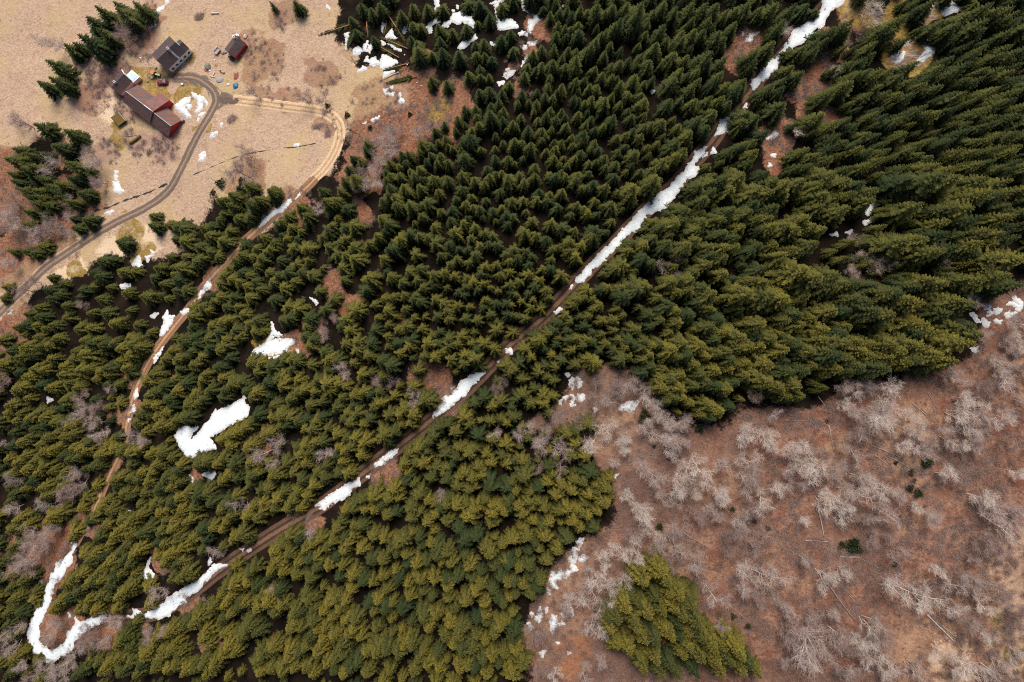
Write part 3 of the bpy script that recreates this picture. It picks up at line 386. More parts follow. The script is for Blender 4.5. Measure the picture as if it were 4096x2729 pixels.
# snow: name-less outlines per block; | separates patches
SNOW = {
(0,0,1):"2923,455 2881,482 2867,522 2841,576 2778,607 2769,638 2738,683 2704,711 2673,750 2618,782 2571,828 2509,899 2470,938 2427,985 2368,1039 2306,1110 2302,1132 2333,1132 2384,1071 2423,1039 2478,981 2524,930 2563,922 2587,860 2665,828 2712,766 2743,727 2786,692 2787,674 2770,665 2809,625 2832,585 2854,549 2907,525 2921,482|1262,2024 1305,1989 1380,1942 1434,1916 1438,1940 1408,1955 1395,1980 1367,2000 1336,2008 1289,2040 1281,2024|910,2252 852,2256 821,2295 782,2326 727,2357 680,2388 648,2412 609,2443 578,2455 547,2435 531,2439 530,2460 508,2467 547,2474 648,2474 700,2443 719,2427 750,2412 742,2396 789,2365 821,2330 848,2299 883,2279 912,2264|1180,1367 1149,1391 1140,1407 1070,1419 1008,1422 1016,1399 1039,1387 1070,1367 1117,1356 1164,1360|1086,1290 1094,1305 1096,1324 1130,1340 1100,1348 1068,1364 1082,1330",
(4,0,.4464):"1285,0 1280,80 1215,130 1210,160 1120,210 1070,230 1010,270 985,340 930,410 890,480 860,510 790,560 720,640 690,690 640,715 630,760 655,805 720,750 800,690 870,610 890,560 950,490 1030,420 1120,360 1180,310 1200,280 1280,220 1300,170 1340,110 1430,50 1465,0 1500,-60 1290,-60|695,290 690,310 650,335 620,370 600,370 610,340 625,310|565,295 578,310 568,325|845,1180 872,1195 860,1225 820,1245 785,1245 820,1225|600,930 600,960 560,970|580,985 575,1000 540,1020|300,1325 320,1370 300,1365 275,1380|240,1370 240,1390 200,1415|820,1390 855,1385 845,1398|800,1460 820,1480 795,1495|150,1500 170,1500 165,1515",
(2,2,.78125):"745,160 700,170 650,195 620,215 600,250 570,250 580,280 540,290 510,320 500,350 475,390 480,398 530,370 560,350 600,310 640,285 660,250 700,210|300,560 260,570 210,610 180,640 180,655 220,635 270,600|135,700 155,688 148,706|850,45 870,40 885,45 880,68 855,65|805,110 822,105 812,120",
(0,3,.78125):"550,535 500,560 400,590 385,570 390,600 350,640 330,690 290,720 265,735 230,710 200,690 205,600 230,550 260,480 280,400 320,360 340,310 370,280 370,240 400,190 390,170 370,180 370,220 330,260 290,290 260,350 250,390 220,420 205,500 180,530 150,600 140,640 150,690 165,740 210,775 265,795 320,760 360,740 380,720 375,690 420,660 450,620 500,600 540,570|635,20 665,20 660,45 640,50|770,260 755,310 800,360 740,385 715,350 745,310|195,380 215,375 205,392|350,545 360,555 355,565",
(1,2,.78125):"380,290 330,320 270,355 230,365 210,400 180,430 160,460 135,490 110,505 105,490 130,460 140,445 110,450 80,440 50,445 20,500 40,540 80,590 105,612 130,590 180,575 235,555 230,540 205,500 250,470 300,440 360,410 400,385 410,350 385,320|100,690 130,735 90,742 88,715|165,690 225,670 230,690 205,725 195,700|500,95 575,82 520,102|645,55 655,52 655,65",
(0,1,.4464):"1240,770 1260,820 1270,880 1230,885 1195,850 1220,800|1500,1265 1500,1310 1555,1310 1540,1380 1490,1440 1470,1480 1430,1480 1450,1420 1480,1360 1460,1320|1380,1290 1415,1290 1380,1330 1350,1310|1080,1030 1170,1025 1160,1055 1090,1065|1020,110 1060,110 1075,160 1115,190 1070,205 1020,195|1030,50 1055,60 1045,95 1025,80|1030,10 1055,15 1040,35|940,390 1015,362 1000,385 950,398|1300,780 1360,770 1320,820|1355,720 1378,740 1360,760|75,1290 115,1255 105,1280",
(1,1,.78125):"455,295 470,260 540,205 560,190 615,150 620,165 575,215 530,230 490,275|640,150 670,115 665,130|205,560 210,590 160,640 145,665 150,630 185,580|55,725 95,708 95,725 70,742|718,655 760,680 750,690",
(0,2,.78125):"835,35 820,75 790,115 785,90 810,65|260,170 270,205 225,215 240,190|240,292 270,305 245,322|705,245 705,285 690,305 685,275|685,330 690,360 665,372|650,408 665,408 658,420",
(1,3,.78125):"360,215 380,212 370,222|390,225 415,208 410,228|770,5 800,0 790,14|205,260 212,280 198,290",
(3,1,.78125):"255,708 262,712 235,738 228,730|320,588 315,600 308,610",
(3,2,.78125):"320,195 335,225 320,245 303,230|345,185 365,215 350,245 335,215|345,285 378,282 370,310 348,312|270,292 300,295 285,310|310,285 330,290 325,305|315,312 330,335 318,340|255,312 265,310 260,330|285,175 300,168 298,183|630,310 655,312 640,340 620,365 595,355 565,355 560,330 590,335 600,320|520,690 550,692 535,702|430,353 440,354 436,360",
(3,3,.78125):"340,180 375,162 370,180 355,205|330,208 352,220 340,260 320,290 300,270 310,235|320,295 345,325 320,335 305,310|250,320 305,330 300,355 260,360 230,380 240,410 215,415 205,370 220,335|375,245 400,255 370,280 357,270|185,420 205,425 203,445 190,443|215,550 235,555 240,580 275,600 245,605 225,650 212,630 208,590|155,520 165,560 150,590 145,560|170,520 190,518 185,535|110,545 125,555 115,560|310,520 325,525 318,555|95,592 118,620 105,625|265,545 280,555 270,560|150,745 178,740 165,765|240,690 250,692 245,703|297,740 308,742 300,752|125,560 145,562 135,575",
(5,1,.78125):"620,735 640,738 670,775 650,770|690,765 712,785 705,800 690,795|705,685 720,700 715,712 703,710|845,650 870,665 896,690 880,700 855,670|850,690 878,700 865,715|810,730 852,730 835,745 810,752|745,720 775,715 770,732 745,733|755,770 778,772 770,785|815,690 840,675 835,690|710,728 725,730 715,742|100,180 130,175 138,215 90,225|75,270 115,250 110,265 80,280",
(5,2,.78125):"630,45 660,35 660,45 645,65",
(4,1,.78125):"775,330 800,320 800,335 780,338|850,320 875,312 868,325",
(5,0,.4464):"920,15 940,25 990,70 1060,95 1060,110 990,100 915,110 835,135 845,100 880,40|760,420 755,460 710,500 660,550 620,545 640,500 680,465 665,435 720,425|480,480 440,570 410,578 430,530 460,495|445,430 425,480 415,510 385,515 390,490 420,475|470,400 465,415 455,420|700,335 718,335 710,370",
(3,0,.4464):"110,0 125,50 140,90 200,110 240,150 275,175 230,200 180,290 160,270 175,175 215,180 225,150 190,115 130,95 105,30|0,170 40,200 75,245 40,258 0,245 -60,260 -60,180|80,300 120,280 150,295 150,318 110,310 85,325|165,385 240,365 230,395 180,412|125,405 150,410 140,440 122,440|150,500 165,530 130,560 100,592 120,550|405,75 450,70 415,115|470,50 505,45 490,65|30,25 60,25 45,65|0,640 45,635 20,670 0,670|290,128 315,130 300,142|1270,815 1298,812 1280,838",
(2,0,.4464):"845,0 885,10 880,60 860,110 850,100 865,50|1000,95 1025,90 1015,105|1050,50 1065,70 1045,85|775,245 810,205 860,160 890,195 840,210 815,240 820,290 800,290|1010,130 1090,105 1140,140 1170,160 1205,210 1195,245 1150,210 1100,195 1060,215 1000,190 965,240 920,235 930,210 990,180|1215,315 1220,340 1180,375 1105,435 1060,425 1100,375 1160,365|1390,85 1405,150 1420,185 1460,195 1500,170 1510,240 1470,265 1420,265 1410,170|1350,30 1410,10 1470,0 1440,20 1390,35|1380,50 1420,35 1400,60|390,190 410,195 390,285 375,260 378,215|465,260 470,300 500,345 415,340 420,310|550,185 570,210 598,220 590,280 570,290 545,240|375,370 400,390 380,395|440,390 500,420 545,455 500,440|380,495 430,505 460,530 500,545 515,560 480,590 430,605 370,610 365,550|260,545 320,515 330,545 360,560 310,590 270,580|240,505 255,545 215,548|165,635 205,600 238,610 225,625 180,642|390,640 485,635 440,665 395,692|245,375 250,400 230,440 260,465 220,455 205,435 225,400|280,395 285,430 265,465 262,430|125,450 160,420 190,435 205,460 150,495 125,485|45,305 100,300 100,340 65,345|55,345 70,370 55,380|60,400 80,400 65,440 55,435|395,805 430,795 400,825|415,840 475,830 475,850 425,848|520,845 545,840 535,875|525,890 565,885 575,910 550,925 520,905|290,1075 350,1045 340,1070 295,1085|200,1105 228,1100 215,1112|1475,660 1520,645 1540,670 1500,700 1470,685|1415,740 1465,735 1430,770|1490,620 1510,615 1498,635|450,785 470,780 460,795|1350,380 1385,400 1375,412",
(1,0,.4464):"175,875 165,920 120,960 160,1000 185,1050 160,1055 110,1020 45,970 50,940 110,890|260,850 300,870 315,895 280,920 285,970 250,1005 225,1005 255,960 250,910 235,880|195,830 235,845 240,875 210,870|300,1010 280,1045 260,1045 275,1020|250,1065 255,1085 240,1085|315,905 330,925 325,940|415,1180 420,1200 375,1230 355,1230 385,1195|460,1110 465,1115 455,1130|300,1360 315,1390 300,1440 265,1440 265,1390|1120,1292 1148,1292 1145,1307 1122,1307|1410,45 1418,60 1410,65|1430,60 1438,75 1430,80|150,940 185,945 180,980 160,990",
(0,0,.4464):"1470,50 1460,90 1410,110 1390,150 1370,155 1375,115 1430,70|1360,165 1385,190 1385,225 1345,245 1355,200|1490,0 1510,10 1490,35|1035,1540 1050,1545 1035,1560",
}
OX = (0,680,1360,2040,2720,3396)
OY = (0,680,1360,2029)

# ------------------------------------------------------------------ zones of the ground (outlines read in photograph pixels, kept as ground attributes)
def poly_sd(px, py, poly):
    """signed distance to a polygon, positive inside"""
    q = np.array(poly, float); n = len(q)
    d2 = np.full(px.shape, 1e18); ins = np.zeros(px.shape, bool)
    for i in range(n):
        ax, ay = q[i]; bx, by = q[(i + 1) % n]
        ex, ey = bx - ax, by - ay
        t = np.clip(((px - ax) * ex + (py - ay) * ey) / max(ex * ex + ey * ey, 1e-9), 0, 1)
        d2 = np.minimum(d2, (px - ax - t * ex) ** 2 + (py - ay - t * ey) ** 2)
        c = ((ay > py) != (by > py))
        with np.errstate(divide='ignore', invalid='ignore'):
            ins ^= c & (px < ex * (py - ay) / (ey if abs(ey) > 1e-12 else 1e-12) + ax)
    return np.where(ins, 1, -1) * np.sqrt(d2)

MEADOW = [(-900, -900), (1350, -900), (1370, 20), (1350, 120), (1390, 190), (1440, 260), (1540, 270), (1600, 310), (1640, 370), (1620, 430), (1500, 450), (1430, 480), (1400, 520), (1390, 560), (1360, 640),
          (1310, 700), (1230, 760), (1130, 850), (1050, 930), (960, 870), (860, 780), (800, 880), (760, 930), (740, 1000), (640, 1040), (540, 1010), (420, 1030), (340, 1090), (240, 1110), (140, 1180), (60, 1250), (-900, 1600), (-900, 1200),
          (60, 1100), (180, 990), (330, 900), (420, 830), (340, 760), (310, 600), (150, 540), (60, 580), (-900, 640)]
HEATH = [(2120, 1690), (2250, 1600), (2290, 1500), (2420, 1470), (2560, 1450), (2640, 1590), (2700, 1700), (2900, 1700), (2980, 1630), (3230, 1640), (3400, 1560), (3620, 1500), (3800, 1480), (3900, 1420), (3930, 1300), (3900, 1200),
         (4000, 1150), (5600, 900), (5600, 4200), (2200, 4200), (2120, 2729), (2080, 2560), (2170, 2330), (2300, 2180), (2440, 2120), (2470, 2000), (2430, 1900), (2350, 1760)]
BRACKEN = [(3010, 120, 90), (2950, 230, 50), (3280, 260, 60), (3230, 330, 90), (3260, 420, 70), (3130, 560, 80), (3110, 640, 60), (3330, 480, 50), (3480, 40, 120), (3330, 200, 70), (1780, 430, 130), (1680, 380, 120), (1560, 490, 160), (1700, 280, 60),
           (1480, 600, 110), (1440, 720, 90), (1420, 860, 80), (1400, 990, 70), (2160, 110, 60), (2120, 200, 50), (2060, 270, 40), (2090, 340, 50), (2680, 370, 45), (3460, 1200, 80), (3560, 1010, 60), (3690, 1290, 70), (490, 1650, 60), (430, 1850, 60), (130, 2250, 150),
           (230, 2500, 100), (480, 2560, 130), (760, 2420, 60), (860, 2470, 60), (850, 2590, 60), (1010, 1790, 70), (740, 1910, 60), (1720, 1500, 90), (1790, 1600, 60), (560, 1420, 60), (520, 1500, 50), (860, 1130, 60), (1330, 1140, 70), (1400, 1230, 60), (1270, 1290, 40),
           (1180, 1390, 60), (600, 1950, 50), (360, 2080, 60), (250, 2120, 70), (660, 2250, 40), (1540, 1900, 70), (1210, 2120, 70), (1620, 1330, 50), (1300, 300, 60), (1060, 260, 80), (1000, 190, 60), (1150, 60, 60), (1330, 490, 60), (350, 780, 90), (340, 900, 60), (470, 330, 60), (380, 400, 60), (560, 150, 60), (600, 60, 60), (250, 600, 50), (1190, 820, 70), (980, 700, 70), (60, 1290, 90), (40, 1400, 60), (1160, 400, 50), (1050, 385, 40), (60, 800, 120), (150, 900, 110), (250, 960, 80), (100, 1000, 120), (40, 1100, 100), (300, 800, 80), (20, 680, 80)]
MOSS = [(3480, 40, 110), (3560, 90, 90), (3620, 220, 90), (620, 330, 70), (760, 240, 40), (700, 260, 40), (760, 370, 50), (800, 480, 40), (880, 2500, 50), (520, 930, 60), (560, 990, 40), (320, 1090, 30), (1080, 1420, 50), (1760, 420, 40), (480, 560, 50), (4000, 2480, 30), (4060, 2620, 35)]
DARK = [(2700, 360, 60), (3570, 1000, 70)]
RUST = [(2300, 2640, 80), (1990, 300, 20)]
PALE = [(4130, 2330, 190), (4060, 2600, 110), (3800, 2650, 90), (300, 1100, 60), (460, 1010, 70), (560, 960, 60), (650, 470, 50), (430, 430, 50)]
MUD = [(690, 296), (760, 286), (830, 304), (880, 362), (960, 388), (1010, 400), (960, 416), (900, 414), (874, 440), (846, 450), (846, 385), (815, 348), (760, 332), (690, 334)]
LANE = [(520, 430, 60), (440, 300, 80), (560, 160, 80), (340, 380, 60), (350, 250, 50), (590, 420, 30), (560, 560, 60), (420, 620, 60), (650, 600, 60), (120, 880, 60)]   # pinkish lying brush

px_g, py_g = to_px(_gx, _gy, np.minimum(GZ, CAMZ - 20))
wob = (fbm(_gx / 7, _gy / 7, 31, 3) - .5) * 70
def soft(sd, w): return np.clip(.5 + sd / (2 * w), 0, 1)
def discs(lst, w=.45):
    m = np.zeros(px_g.shape)
    for (x, y, r) in lst:
        d = np.hypot(px_g - x, py_g - y)
        m = np.maximum(m, np.clip((r + wob * 1.7 - d) / (r * w) + .5, 0, 1))
    return m
z_meadow = soft(poly_sd(px_g, py_g, MEADOW) + wob, 34)
z_heath = soft(poly_sd(px_g, py_g, HEATH) + wob, 40)
z_bracken = discs(BRACKEN); z_moss = discs(MOSS); z_mud = soft(poly_sd(px_g, py_g, MUD) + wob * .35, 14); z_rust = discs(RUST, .9); z_pale = discs(PALE, 1.2); z_lane = discs(LANE, .8)

# ---- materials of the setting
g = NT('ground_soil_and_grass', .95, .08)
n_big = g.noise(.045, 4, .6); n_mid = g.noise(.22, 5, .65); n_fine = g.noise(1.3, 6, .7); n_grain = g.noise(4.5, 4, .7)
lay = g.mapv((.55, 1.9, 1), (0, 0, R(-52)))
n_lay = g.noise(1.6, 5, .7, lay, .6)
vor = g.voro(.8)
_br = g.math('ADD', g.math('MULTIPLY', g.math('SUBTRACT', n_mid, .5), 1.3), g.math('MULTIPLY', g.math('SUBTRACT', n_fine, .5), .9))
def zone(nm): return g.ramp(g.math('ADD', g.attr(nm), g.math('MULTIPLY', _br, g.ramp(g.attr(nm), 0, .12))), .33, .67)
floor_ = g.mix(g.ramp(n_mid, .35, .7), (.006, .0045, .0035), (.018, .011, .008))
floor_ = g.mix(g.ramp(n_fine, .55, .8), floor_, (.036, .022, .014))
# dry meadow grass
mead = g.mix(g.ramp(n_fine, .3, .7), (.29, .19, .132), (.455, .33, .24))
mead = g.mix(g.ramp(n_lay, .45, .7, 0, .75), mead, (.53, .40, .30))
mead = g.mix(g.ramp(n_mid, .52, .75, 0, .55), mead, (.27, .155, .10))
mead = g.mix(g.ramp(n_big, .45, .66, 0, .7), mead, (.40, .30, .16))
mead = g.mix(g.ramp(g.noise(.55, 5, .7), .55, .7, 0, .7), mead, (.21, .12, .075))
mead = g.mix(g.ramp(n_grain, .58, .76, 0, .5), mead, (.15, .09, .055))
mead = g.mix(zone('pale'), mead, g.mix(n_fine, (.48, .36, .25), (.62, .50, .36)))
mead = g.mix(g.math('MULTIPLY', zone('lane'), g.ramp(n_lay, .3, .6, .35, 1)), mead, g.mix(n_fine, (.22, .125, .10), (.40, .27, .21)))
# heather and scree slope
hea = g.mix(g.ramp(n_fine, .3, .65), (.105, .05, .036), (.29, .165, .115))
hea = g.mix(g.ramp(n_mid, .42, .66, 0, .8), hea, (.155, .06, .04))
hea = g.mix(g.ramp(n_big, .45, .7, 0, .8), hea, g.mix(n_fine, (.30, .18, .115), (.45, .30, .19)))
hea = g.mix(g.ramp(g.noise(.7, 6, .75), .55, .66, 0, .8), hea, (.07, .035, .024))
hea = g.mix(g.ramp(n_grain, .54, .70, 0, .9), hea, (.05, .028, .02))
hea = g.mix(g.math('MULTIPLY', g.ramp(vor, .16, .1), g.ramp(n_big, .35, .6)), hea, (.24, .23, .23))
hea = g.mix(g.math('MULTIPLY', zone('pale'), g.ramp(n_fine, .25, .6, .4, 1)), hea, g.mix(n_fine, (.36, .235, .15), (.52, .37, .26)))
hea = g.mix(g.ramp(g.noise(.03, 4, .6), .48, .66, 0, .7), hea, g.mix(n_fine, (.085, .05, .042), (.20, .125, .10)))
bra = g.mix(g.ramp(n_fine, .3, .7), (.10, .042, .026), (.30, .16, .10))
bra = g.mix(g.ramp(n_mid, .5, .72, 0, .8), bra, (.20, .065, .035))
bra = g.mix(g.ramp(n_grain, .58, .75, 0, .8), bra, (.05, .03, .022))
mos = g.mix(g.ramp(n_fine, .3, .7), (.13, .085, .02), (.30, .205, .055))
mos = g.mix(g.ramp(n_mid, .5, .7), mos, (.35, .24, .12))
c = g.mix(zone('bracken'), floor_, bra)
c = g.mix(zone('heath'), c, hea)
mead = g.mix(g.math('MULTIPLY', zone('bracken'), g.ramp(n_fine, .35, .6, .1, .85)), mead, bra)
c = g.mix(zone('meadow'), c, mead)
c = g.mix(g.math('MULTIPLY', zone('moss'), g.ramp(n_mid, .3, .55, .35, 1)), c, mos)
c = g.mix(g.math('MULTIPLY', zone('rust'), g.ramp(n_fine, .35, .6, .2, 1)), c, g.mix(n_fine, (.20, .075, .035), (.34, .16, .08)))
c = g.mix(g.math('MULTIPLY', zone('mud'), g.ramp(n_fine, .2, .5, .5, 1)), c, g.mix(n_fine, (.085, .062, .053), (.20, .15, .12)))
g.col(c)
hgt = g.math('ADD', g.math('MULTIPLY', n_fine, .8), g.math('ADD', g.math('MULTIPLY', n_grain, .3), g.math('MULTIPLY', n_mid, 1.2)))
g.bump(hgt, .55, .9)
M_GROUND = g.m

t = NT('melting_snow', .55, .35)
nf = t.noise(1.2, 5, .65); ng = t.noise(5, 4, .7)
sc = t.mix(t.ramp(nf, .3, .7), (.47, .545, .60), (.64, .685, .72))
sc = t.mix(t.ramp(ng, .66, .82, 0, .5), sc, (.42, .38, .35))
sc = t.mix(t.math('MULTIPLY', t.ramp(t.attr('edge'), .9, .0), t.ramp(nf, .35, .6, .1, .8)), sc, (.45, .42, .40))
t.col(sc); t.bump(t.math('ADD', nf, t.math('MULTIPLY', ng, .5)), .25, .6)
M_SNOW = t.m

def road_mat(name, rut, crown, verge, rutpos=.85, rutw=.42):
    t = NT(name, .9, .12)
    ac = t.n('ShaderNodeMath'); ac.operation = 'ABSOLUTE'
    nz = t.noise(.7, 4, .6); nf = t.noise(3.0, 5, .7); nb = t.noise(.25, 3, .6)
    wobb = t.math('ADD', t.attr('across'), t.math('MULTIPLY', t.math('SUBTRACT', nz, .5), .7))
    t.l(wobb, ac.inputs[0])
    d = t.math('ABSOLUTE', t.math('SUBTRACT', ac.outputs[0], rutpos))
    m = t.ramp(d, rutw + .22, rutw - .12)
    m = t.math('MULTIPLY', m, t.ramp(nf, .2, .5, .55, 1))
    inner = t.ramp(ac.outputs[0], rutpos + rutw + .35, rutpos + rutw - .1)
    vg = t.mix(t.ramp(nf, .3, .7), tuple(q * .65 for q in verge), tuple(q * 1.25 for q in verge))
    cr = t.mix(t.ramp(nf, .3, .7), tuple(q * .6 for q in crown), tuple(q * 1.3 for q in crown))
    rt = t.mix(t.ramp(nf, .3, .7), tuple(q * .7 for q in rut), tuple(q * 1.35 for q in rut))
    c = t.mix(inner, vg, cr); c = t.mix(m, c, rt)
    t.col(c); t.bump(t.math('SUBTRACT', t.math('MULTIPLY', nf, .5), m), .12, .8)
    return t.m
M_ROAD = road_mat('worn_gravel_road', (.115, .088, .075), (.25, .17, .115), (.38, .27, .19), .95, .5)
M_YARD = road_mat('muddy_yard', (.10, .072, .06), (.16, .11, .082), (.28, .20, .14), .8, .7)
M_FIELD = road_mat('grassy_wheel_tracks', (.34, .215, .13), (.48, .345, .215), (.50, .365, .24), .8, .25)
M_TRACK = road_mat('muddy_forest_track', (.035, .024, .019), (.15, .082, .052), (.10, .056, .038), .95, .34)
M_TRACK2 = road_mat('leafy_forest_track', (.16, .085, .05), (.34, .205, .12), (.20, .11, .066), .8, .28)
M_DITCH = plain('wet_black_soil', (.018, .014, .013), .5, .5, 2.0, .4)

# ---- the ground sheet
ny_, nx_ = GZ.shape
V = np.stack([_gx.ravel(), _gy.ravel(), GZ.ravel()], 1)
me, _ = grid_mesh('ground', V, nx_, ny_, None, M_GROUND)
for k, val in (('meadow', z_meadow), ('heath', z_heath), ('bracken', z_bracken), ('moss', z_moss), ('rust', z_rust), ('pale', z_pale), ('mud', z_mud), ('lane', z_lane)):
    setattr_f(me, k, val.ravel())
ground = bpy.data.objects.new('ground', me); COL.objects.link(ground)
tag(ground, 'sloping hillside of dry tan meadow, dark forest floor and rusty heath', kind='structure')

# ---- roads: ribbons pressed into the ground
def spline(pts, step=.6):
    p = np.array(pts, float)
    for _ in range(3):                                       # corner cutting
        q = [p[0]]
        for i in range(len(p) - 1):
            q += [p[i] * .75 + p[i + 1] * .25, p[i] * .25 + p[i + 1] * .75]
        p = np.array(q + [p[-1]])
    L = np.concatenate([[0], np.cumsum(np.hypot(*np.diff(p, axis=0).T))])
    s = np.arange(0, L[-1], step)
    return np.stack([np.interp(s, L, p[:, 0]), np.interp(s, L, p[:, 1])], 1)

def ribbon(name, px_pts, width, mat, label, lift=.05, ragged=.5, step=.55, nc=13):
    x, y, _ = at(np.array([p[0] for p in px_pts]), np.array([p[1] for p in px_pts]))
    c = spline(np.stack([x, y], 1), step)
    d = np.gradient(c, axis=0); d /= np.linalg.norm(d, axis=1)[:, None]
    nrm = np.stack([-d[:, 1], d[:, 0]], 1)
    w = np.broadcast_to(np.asarray(width, float), (len(c),)) if not hasattr(width, '__len__') else np.interp(np.linspace(0, 1, len(c)), np.linspace(0, 1, len(width)), width)
    u = np.linspace(-1, 1, nc)
    X = c[:, None, 0] + nrm[:, None, 0] * u[None] * w[:, None] / 2
    Y = c[:, None, 1] + nrm[:, None, 1] * u[None] * w[:, None] / 2
    e = (1 - np.abs(u))[None] * w[:, None] / 2                # metres to the edge
    nz = (fbm(X / 1.6, Y / 1.6, 71, 3) - .5) * 2 * ragged
    h = np.clip((e + nz - ragged * .7) * .12, -.16, lift)
    h[:, 0] = -.2; h[:, -1] = -.2; h[0] = -.2; h[-1] = -.2
    Z = T(X, Y) + h
    V = np.stack([X.ravel(), Y.ravel(), Z.ravel()], 1)
    me, used = grid_mesh(name, V, nc, len(c), None, mat)
    setattr_f(me, 'across', (np.broadcast_to(u[None], X.shape) * w[:, None] / 2).ravel())
    o = bpy.data.objects.new(name, me); COL.objects.link(o)
    return tag(o, label, kind='structure')

UPPER = [(3420, -120), (3330, 0), (3240, 90), (3130, 190), (3030, 320), (2985, 390), (2940, 440), (2900, 490), (2840, 575), (2790, 630), (2740, 690), (2700, 745), (2620, 800), (2540, 890), (2470, 965), (2390, 1040), (2310, 1125), (2240, 1205), (2130, 1310), (2040, 1378), (1950, 1472), (1850, 1575), (1740, 1668), (1618, 1766), (1500, 1855), (1400, 1936), (1330, 1990), (1274, 2030), (1200, 2075), (1133, 2110), (1008, 2190), (906, 2262), (840, 2310), (770, 2370), (700, 2415), (620, 2455), (540, 2468), (437, 2466), (351, 2512), (289, 2570), (226, 2610), (170, 2600), (135, 2555), (140, 2480), (170, 2400), (215, 2310), (255, 2250), (295, 2180)]
LOWER = [(295, 2180), (336, 2115), (375, 2050), (400, 1985), (430, 1915), (469, 1840), (490, 1780), (500, 1735), (508, 1690), (523, 1620), (547, 1545), (578, 1477), (617, 1410), (690, 1310), (766, 1225), (813, 1149), (883, 1070), (961, 980), (1016, 930), (1086, 867), (1164, 805), (1227, 750), (1270, 705)]
GRASSY = [(1250, 722), (1305, 668), (1345, 600), (1363, 535), (1352, 485), (1310, 452), (1238, 437), (1149, 428), (1059, 415), (992, 406), (920, 398)]
FARM = [(-140, 1400), (0, 1250), (54, 1195), (134, 1117), (192, 1062), (290, 999), (388, 932), (469, 886), (558, 845), (638, 797), (679, 758), (706, 712), (716, 690), (742, 640), (769, 580), (792, 536), (827, 482), (853, 435), (868, 400), (856, 362), (830, 338), (790, 312), (740, 306), (690, 312)]
ribbon('forest_track', UPPER, 5.6, M_TRACK, 'narrow muddy forest track climbing across the whole spruce wood', .07)
ribbon('lower_forest_track', LOWER, 4.6, M_TRACK2, 'leaf strewn forest track between the hairpin and the meadow', .07)
ribbon('meadow_track', GRASSY, 5.0, M_FIELD, 'faint grassy wheel tracks curving round the meadow', .05)
ribbon('farm_road', FARM, [8, 7.5, 6.5] + [5.8] * 7 + [5.4] * 9 + [4.0, 2.0], M_ROAD, 'grey brown gravel farm road with two worn wheel ruts', .09, 1.2)
ribbon('yard', [(876, 420), (866, 385), (838, 350), (800, 318), (745, 304), (690, 306), (640, 318)], [5, 5.5, 5.5, 5, 5, 5, 4], M_YARD, 'trampled muddy yard between the farmhouse and the fork', .05, 2.0)
ribbon('road_spur', [(850, 385), (880, 398), (920, 402), (975, 405)], [4, 5, 4.5, 4], M_YARD, 'muddy spur from the fork to the meadow track', .06, 1.4)
ribbon('ditch', [(700, 726), (640, 748), (585, 775), (520, 795), (480, 810), (440, 830), (370, 846)], [1.2, 1.6, 1.1, 1.8, 1.0, 1.4, 1.2], M_DITCH, 'black wet ditch above the farm road bend', .05, .6, .4, 9)
ribbon('ditch', [(770, 700), (850, 668), (900, 645), (960, 622), (1040, 606), (1100, 598), (1105, 597)], [.9, .8, .9, .8, 1.0, .7], M_DITCH, 'thin dark ditch line across the lower meadow', .05, .35, .4, 9)
ribbon('ditch', [(1130, 592), (1180, 590), (1250, 577), (1290, 566)], [.8, .9, .7], M_DITCH, 'short dark ditch line beside the grassy hairpin', .05, .35, .4, 9)
ribbon('ditch', [(1440, 500), (1500, 482), (1560, 460), (1620, 430)], [.7, .9, 1.2, 1.2], M_DITCH, 'dark ditch running from the meadow into the brown gap', .05, .5, .4, 9)
ribbon('stream_bed', [(1720, 360), (1745, 385), (1790, 390), (1830, 430)], [1.6, 1.2, 1.0], M_DITCH, 'black peaty stream bed in the brown clearing', .05, .7, .4, 9)

# ---- snow: lobes lying on the ground
def blk(k):
    c, r, s = k
    return (OX[c], OY[r], s) if s < 1 else (0, 0, 1.0)

PATCHES = []
for k, s in SNOW.items():
    ox, oy, sc_ = blk(k)
    for e in s.split('|'):
        q = np.array([tuple(map(float, p.split(','))) for p in e.split()]) * sc_ + np.array([ox, oy])
        x, y, z = at(q[:, 0], q[:, 1])
        A = abs(np.sum(x * np.roll(y, -1) - np.roll(x, -1) * y)) / 2
        PATCHES.append((A, q, np.stack([x, y], 1)))
PATCHES.sort(key=lambda p: -p[0])

def snow_verts(w, big, seed):
    st = .32 if big else .22
    gx = np.arange(w[:, 0].min() - 1.6, w[:, 0].max() + 1.6, st); gy = np.arange(w[:, 1].min() - 1.6, w[:, 1].max() + 1.6, st)
    X, Y = np.meshgrid(gx, gy)
    sd = poly_sd(X, Y, w)
    n = (fbm(X / 1.3, Y / 1.3, 91 + seed, 4) - .5) * (1.5 if big else .9) + (fbm(X / .45, Y / .45, 17 + seed, 2) - .5) * .8
    sd2 = sd + n + (-.05 if big else .12)
    holes = fbm(X / .9, Y / .9, 190, 3)
    sd2 = np.where((holes > .80) & (sd < 2.2), -.3, sd2)
    hmax = .22 + .14 * fbm(X / 3, Y / 3, 5)
    h = np.clip(sd2 * .42, -.4, None); h = np.where(h > 0, hmax * (1 - np.exp(-h / hmax)), h) + .11
    h = np.where(sd2 > .3, h + (fbm(X / .8, Y / .8, 9, 2) - .5) * .09, h)
    keep = (sd2 > -.75)
    V = np.stack([X.ravel(), Y.ravel(), (TS(X, Y) + h).ravel()], 1)
    return V, X.shape, keep.ravel(), sd.ravel()

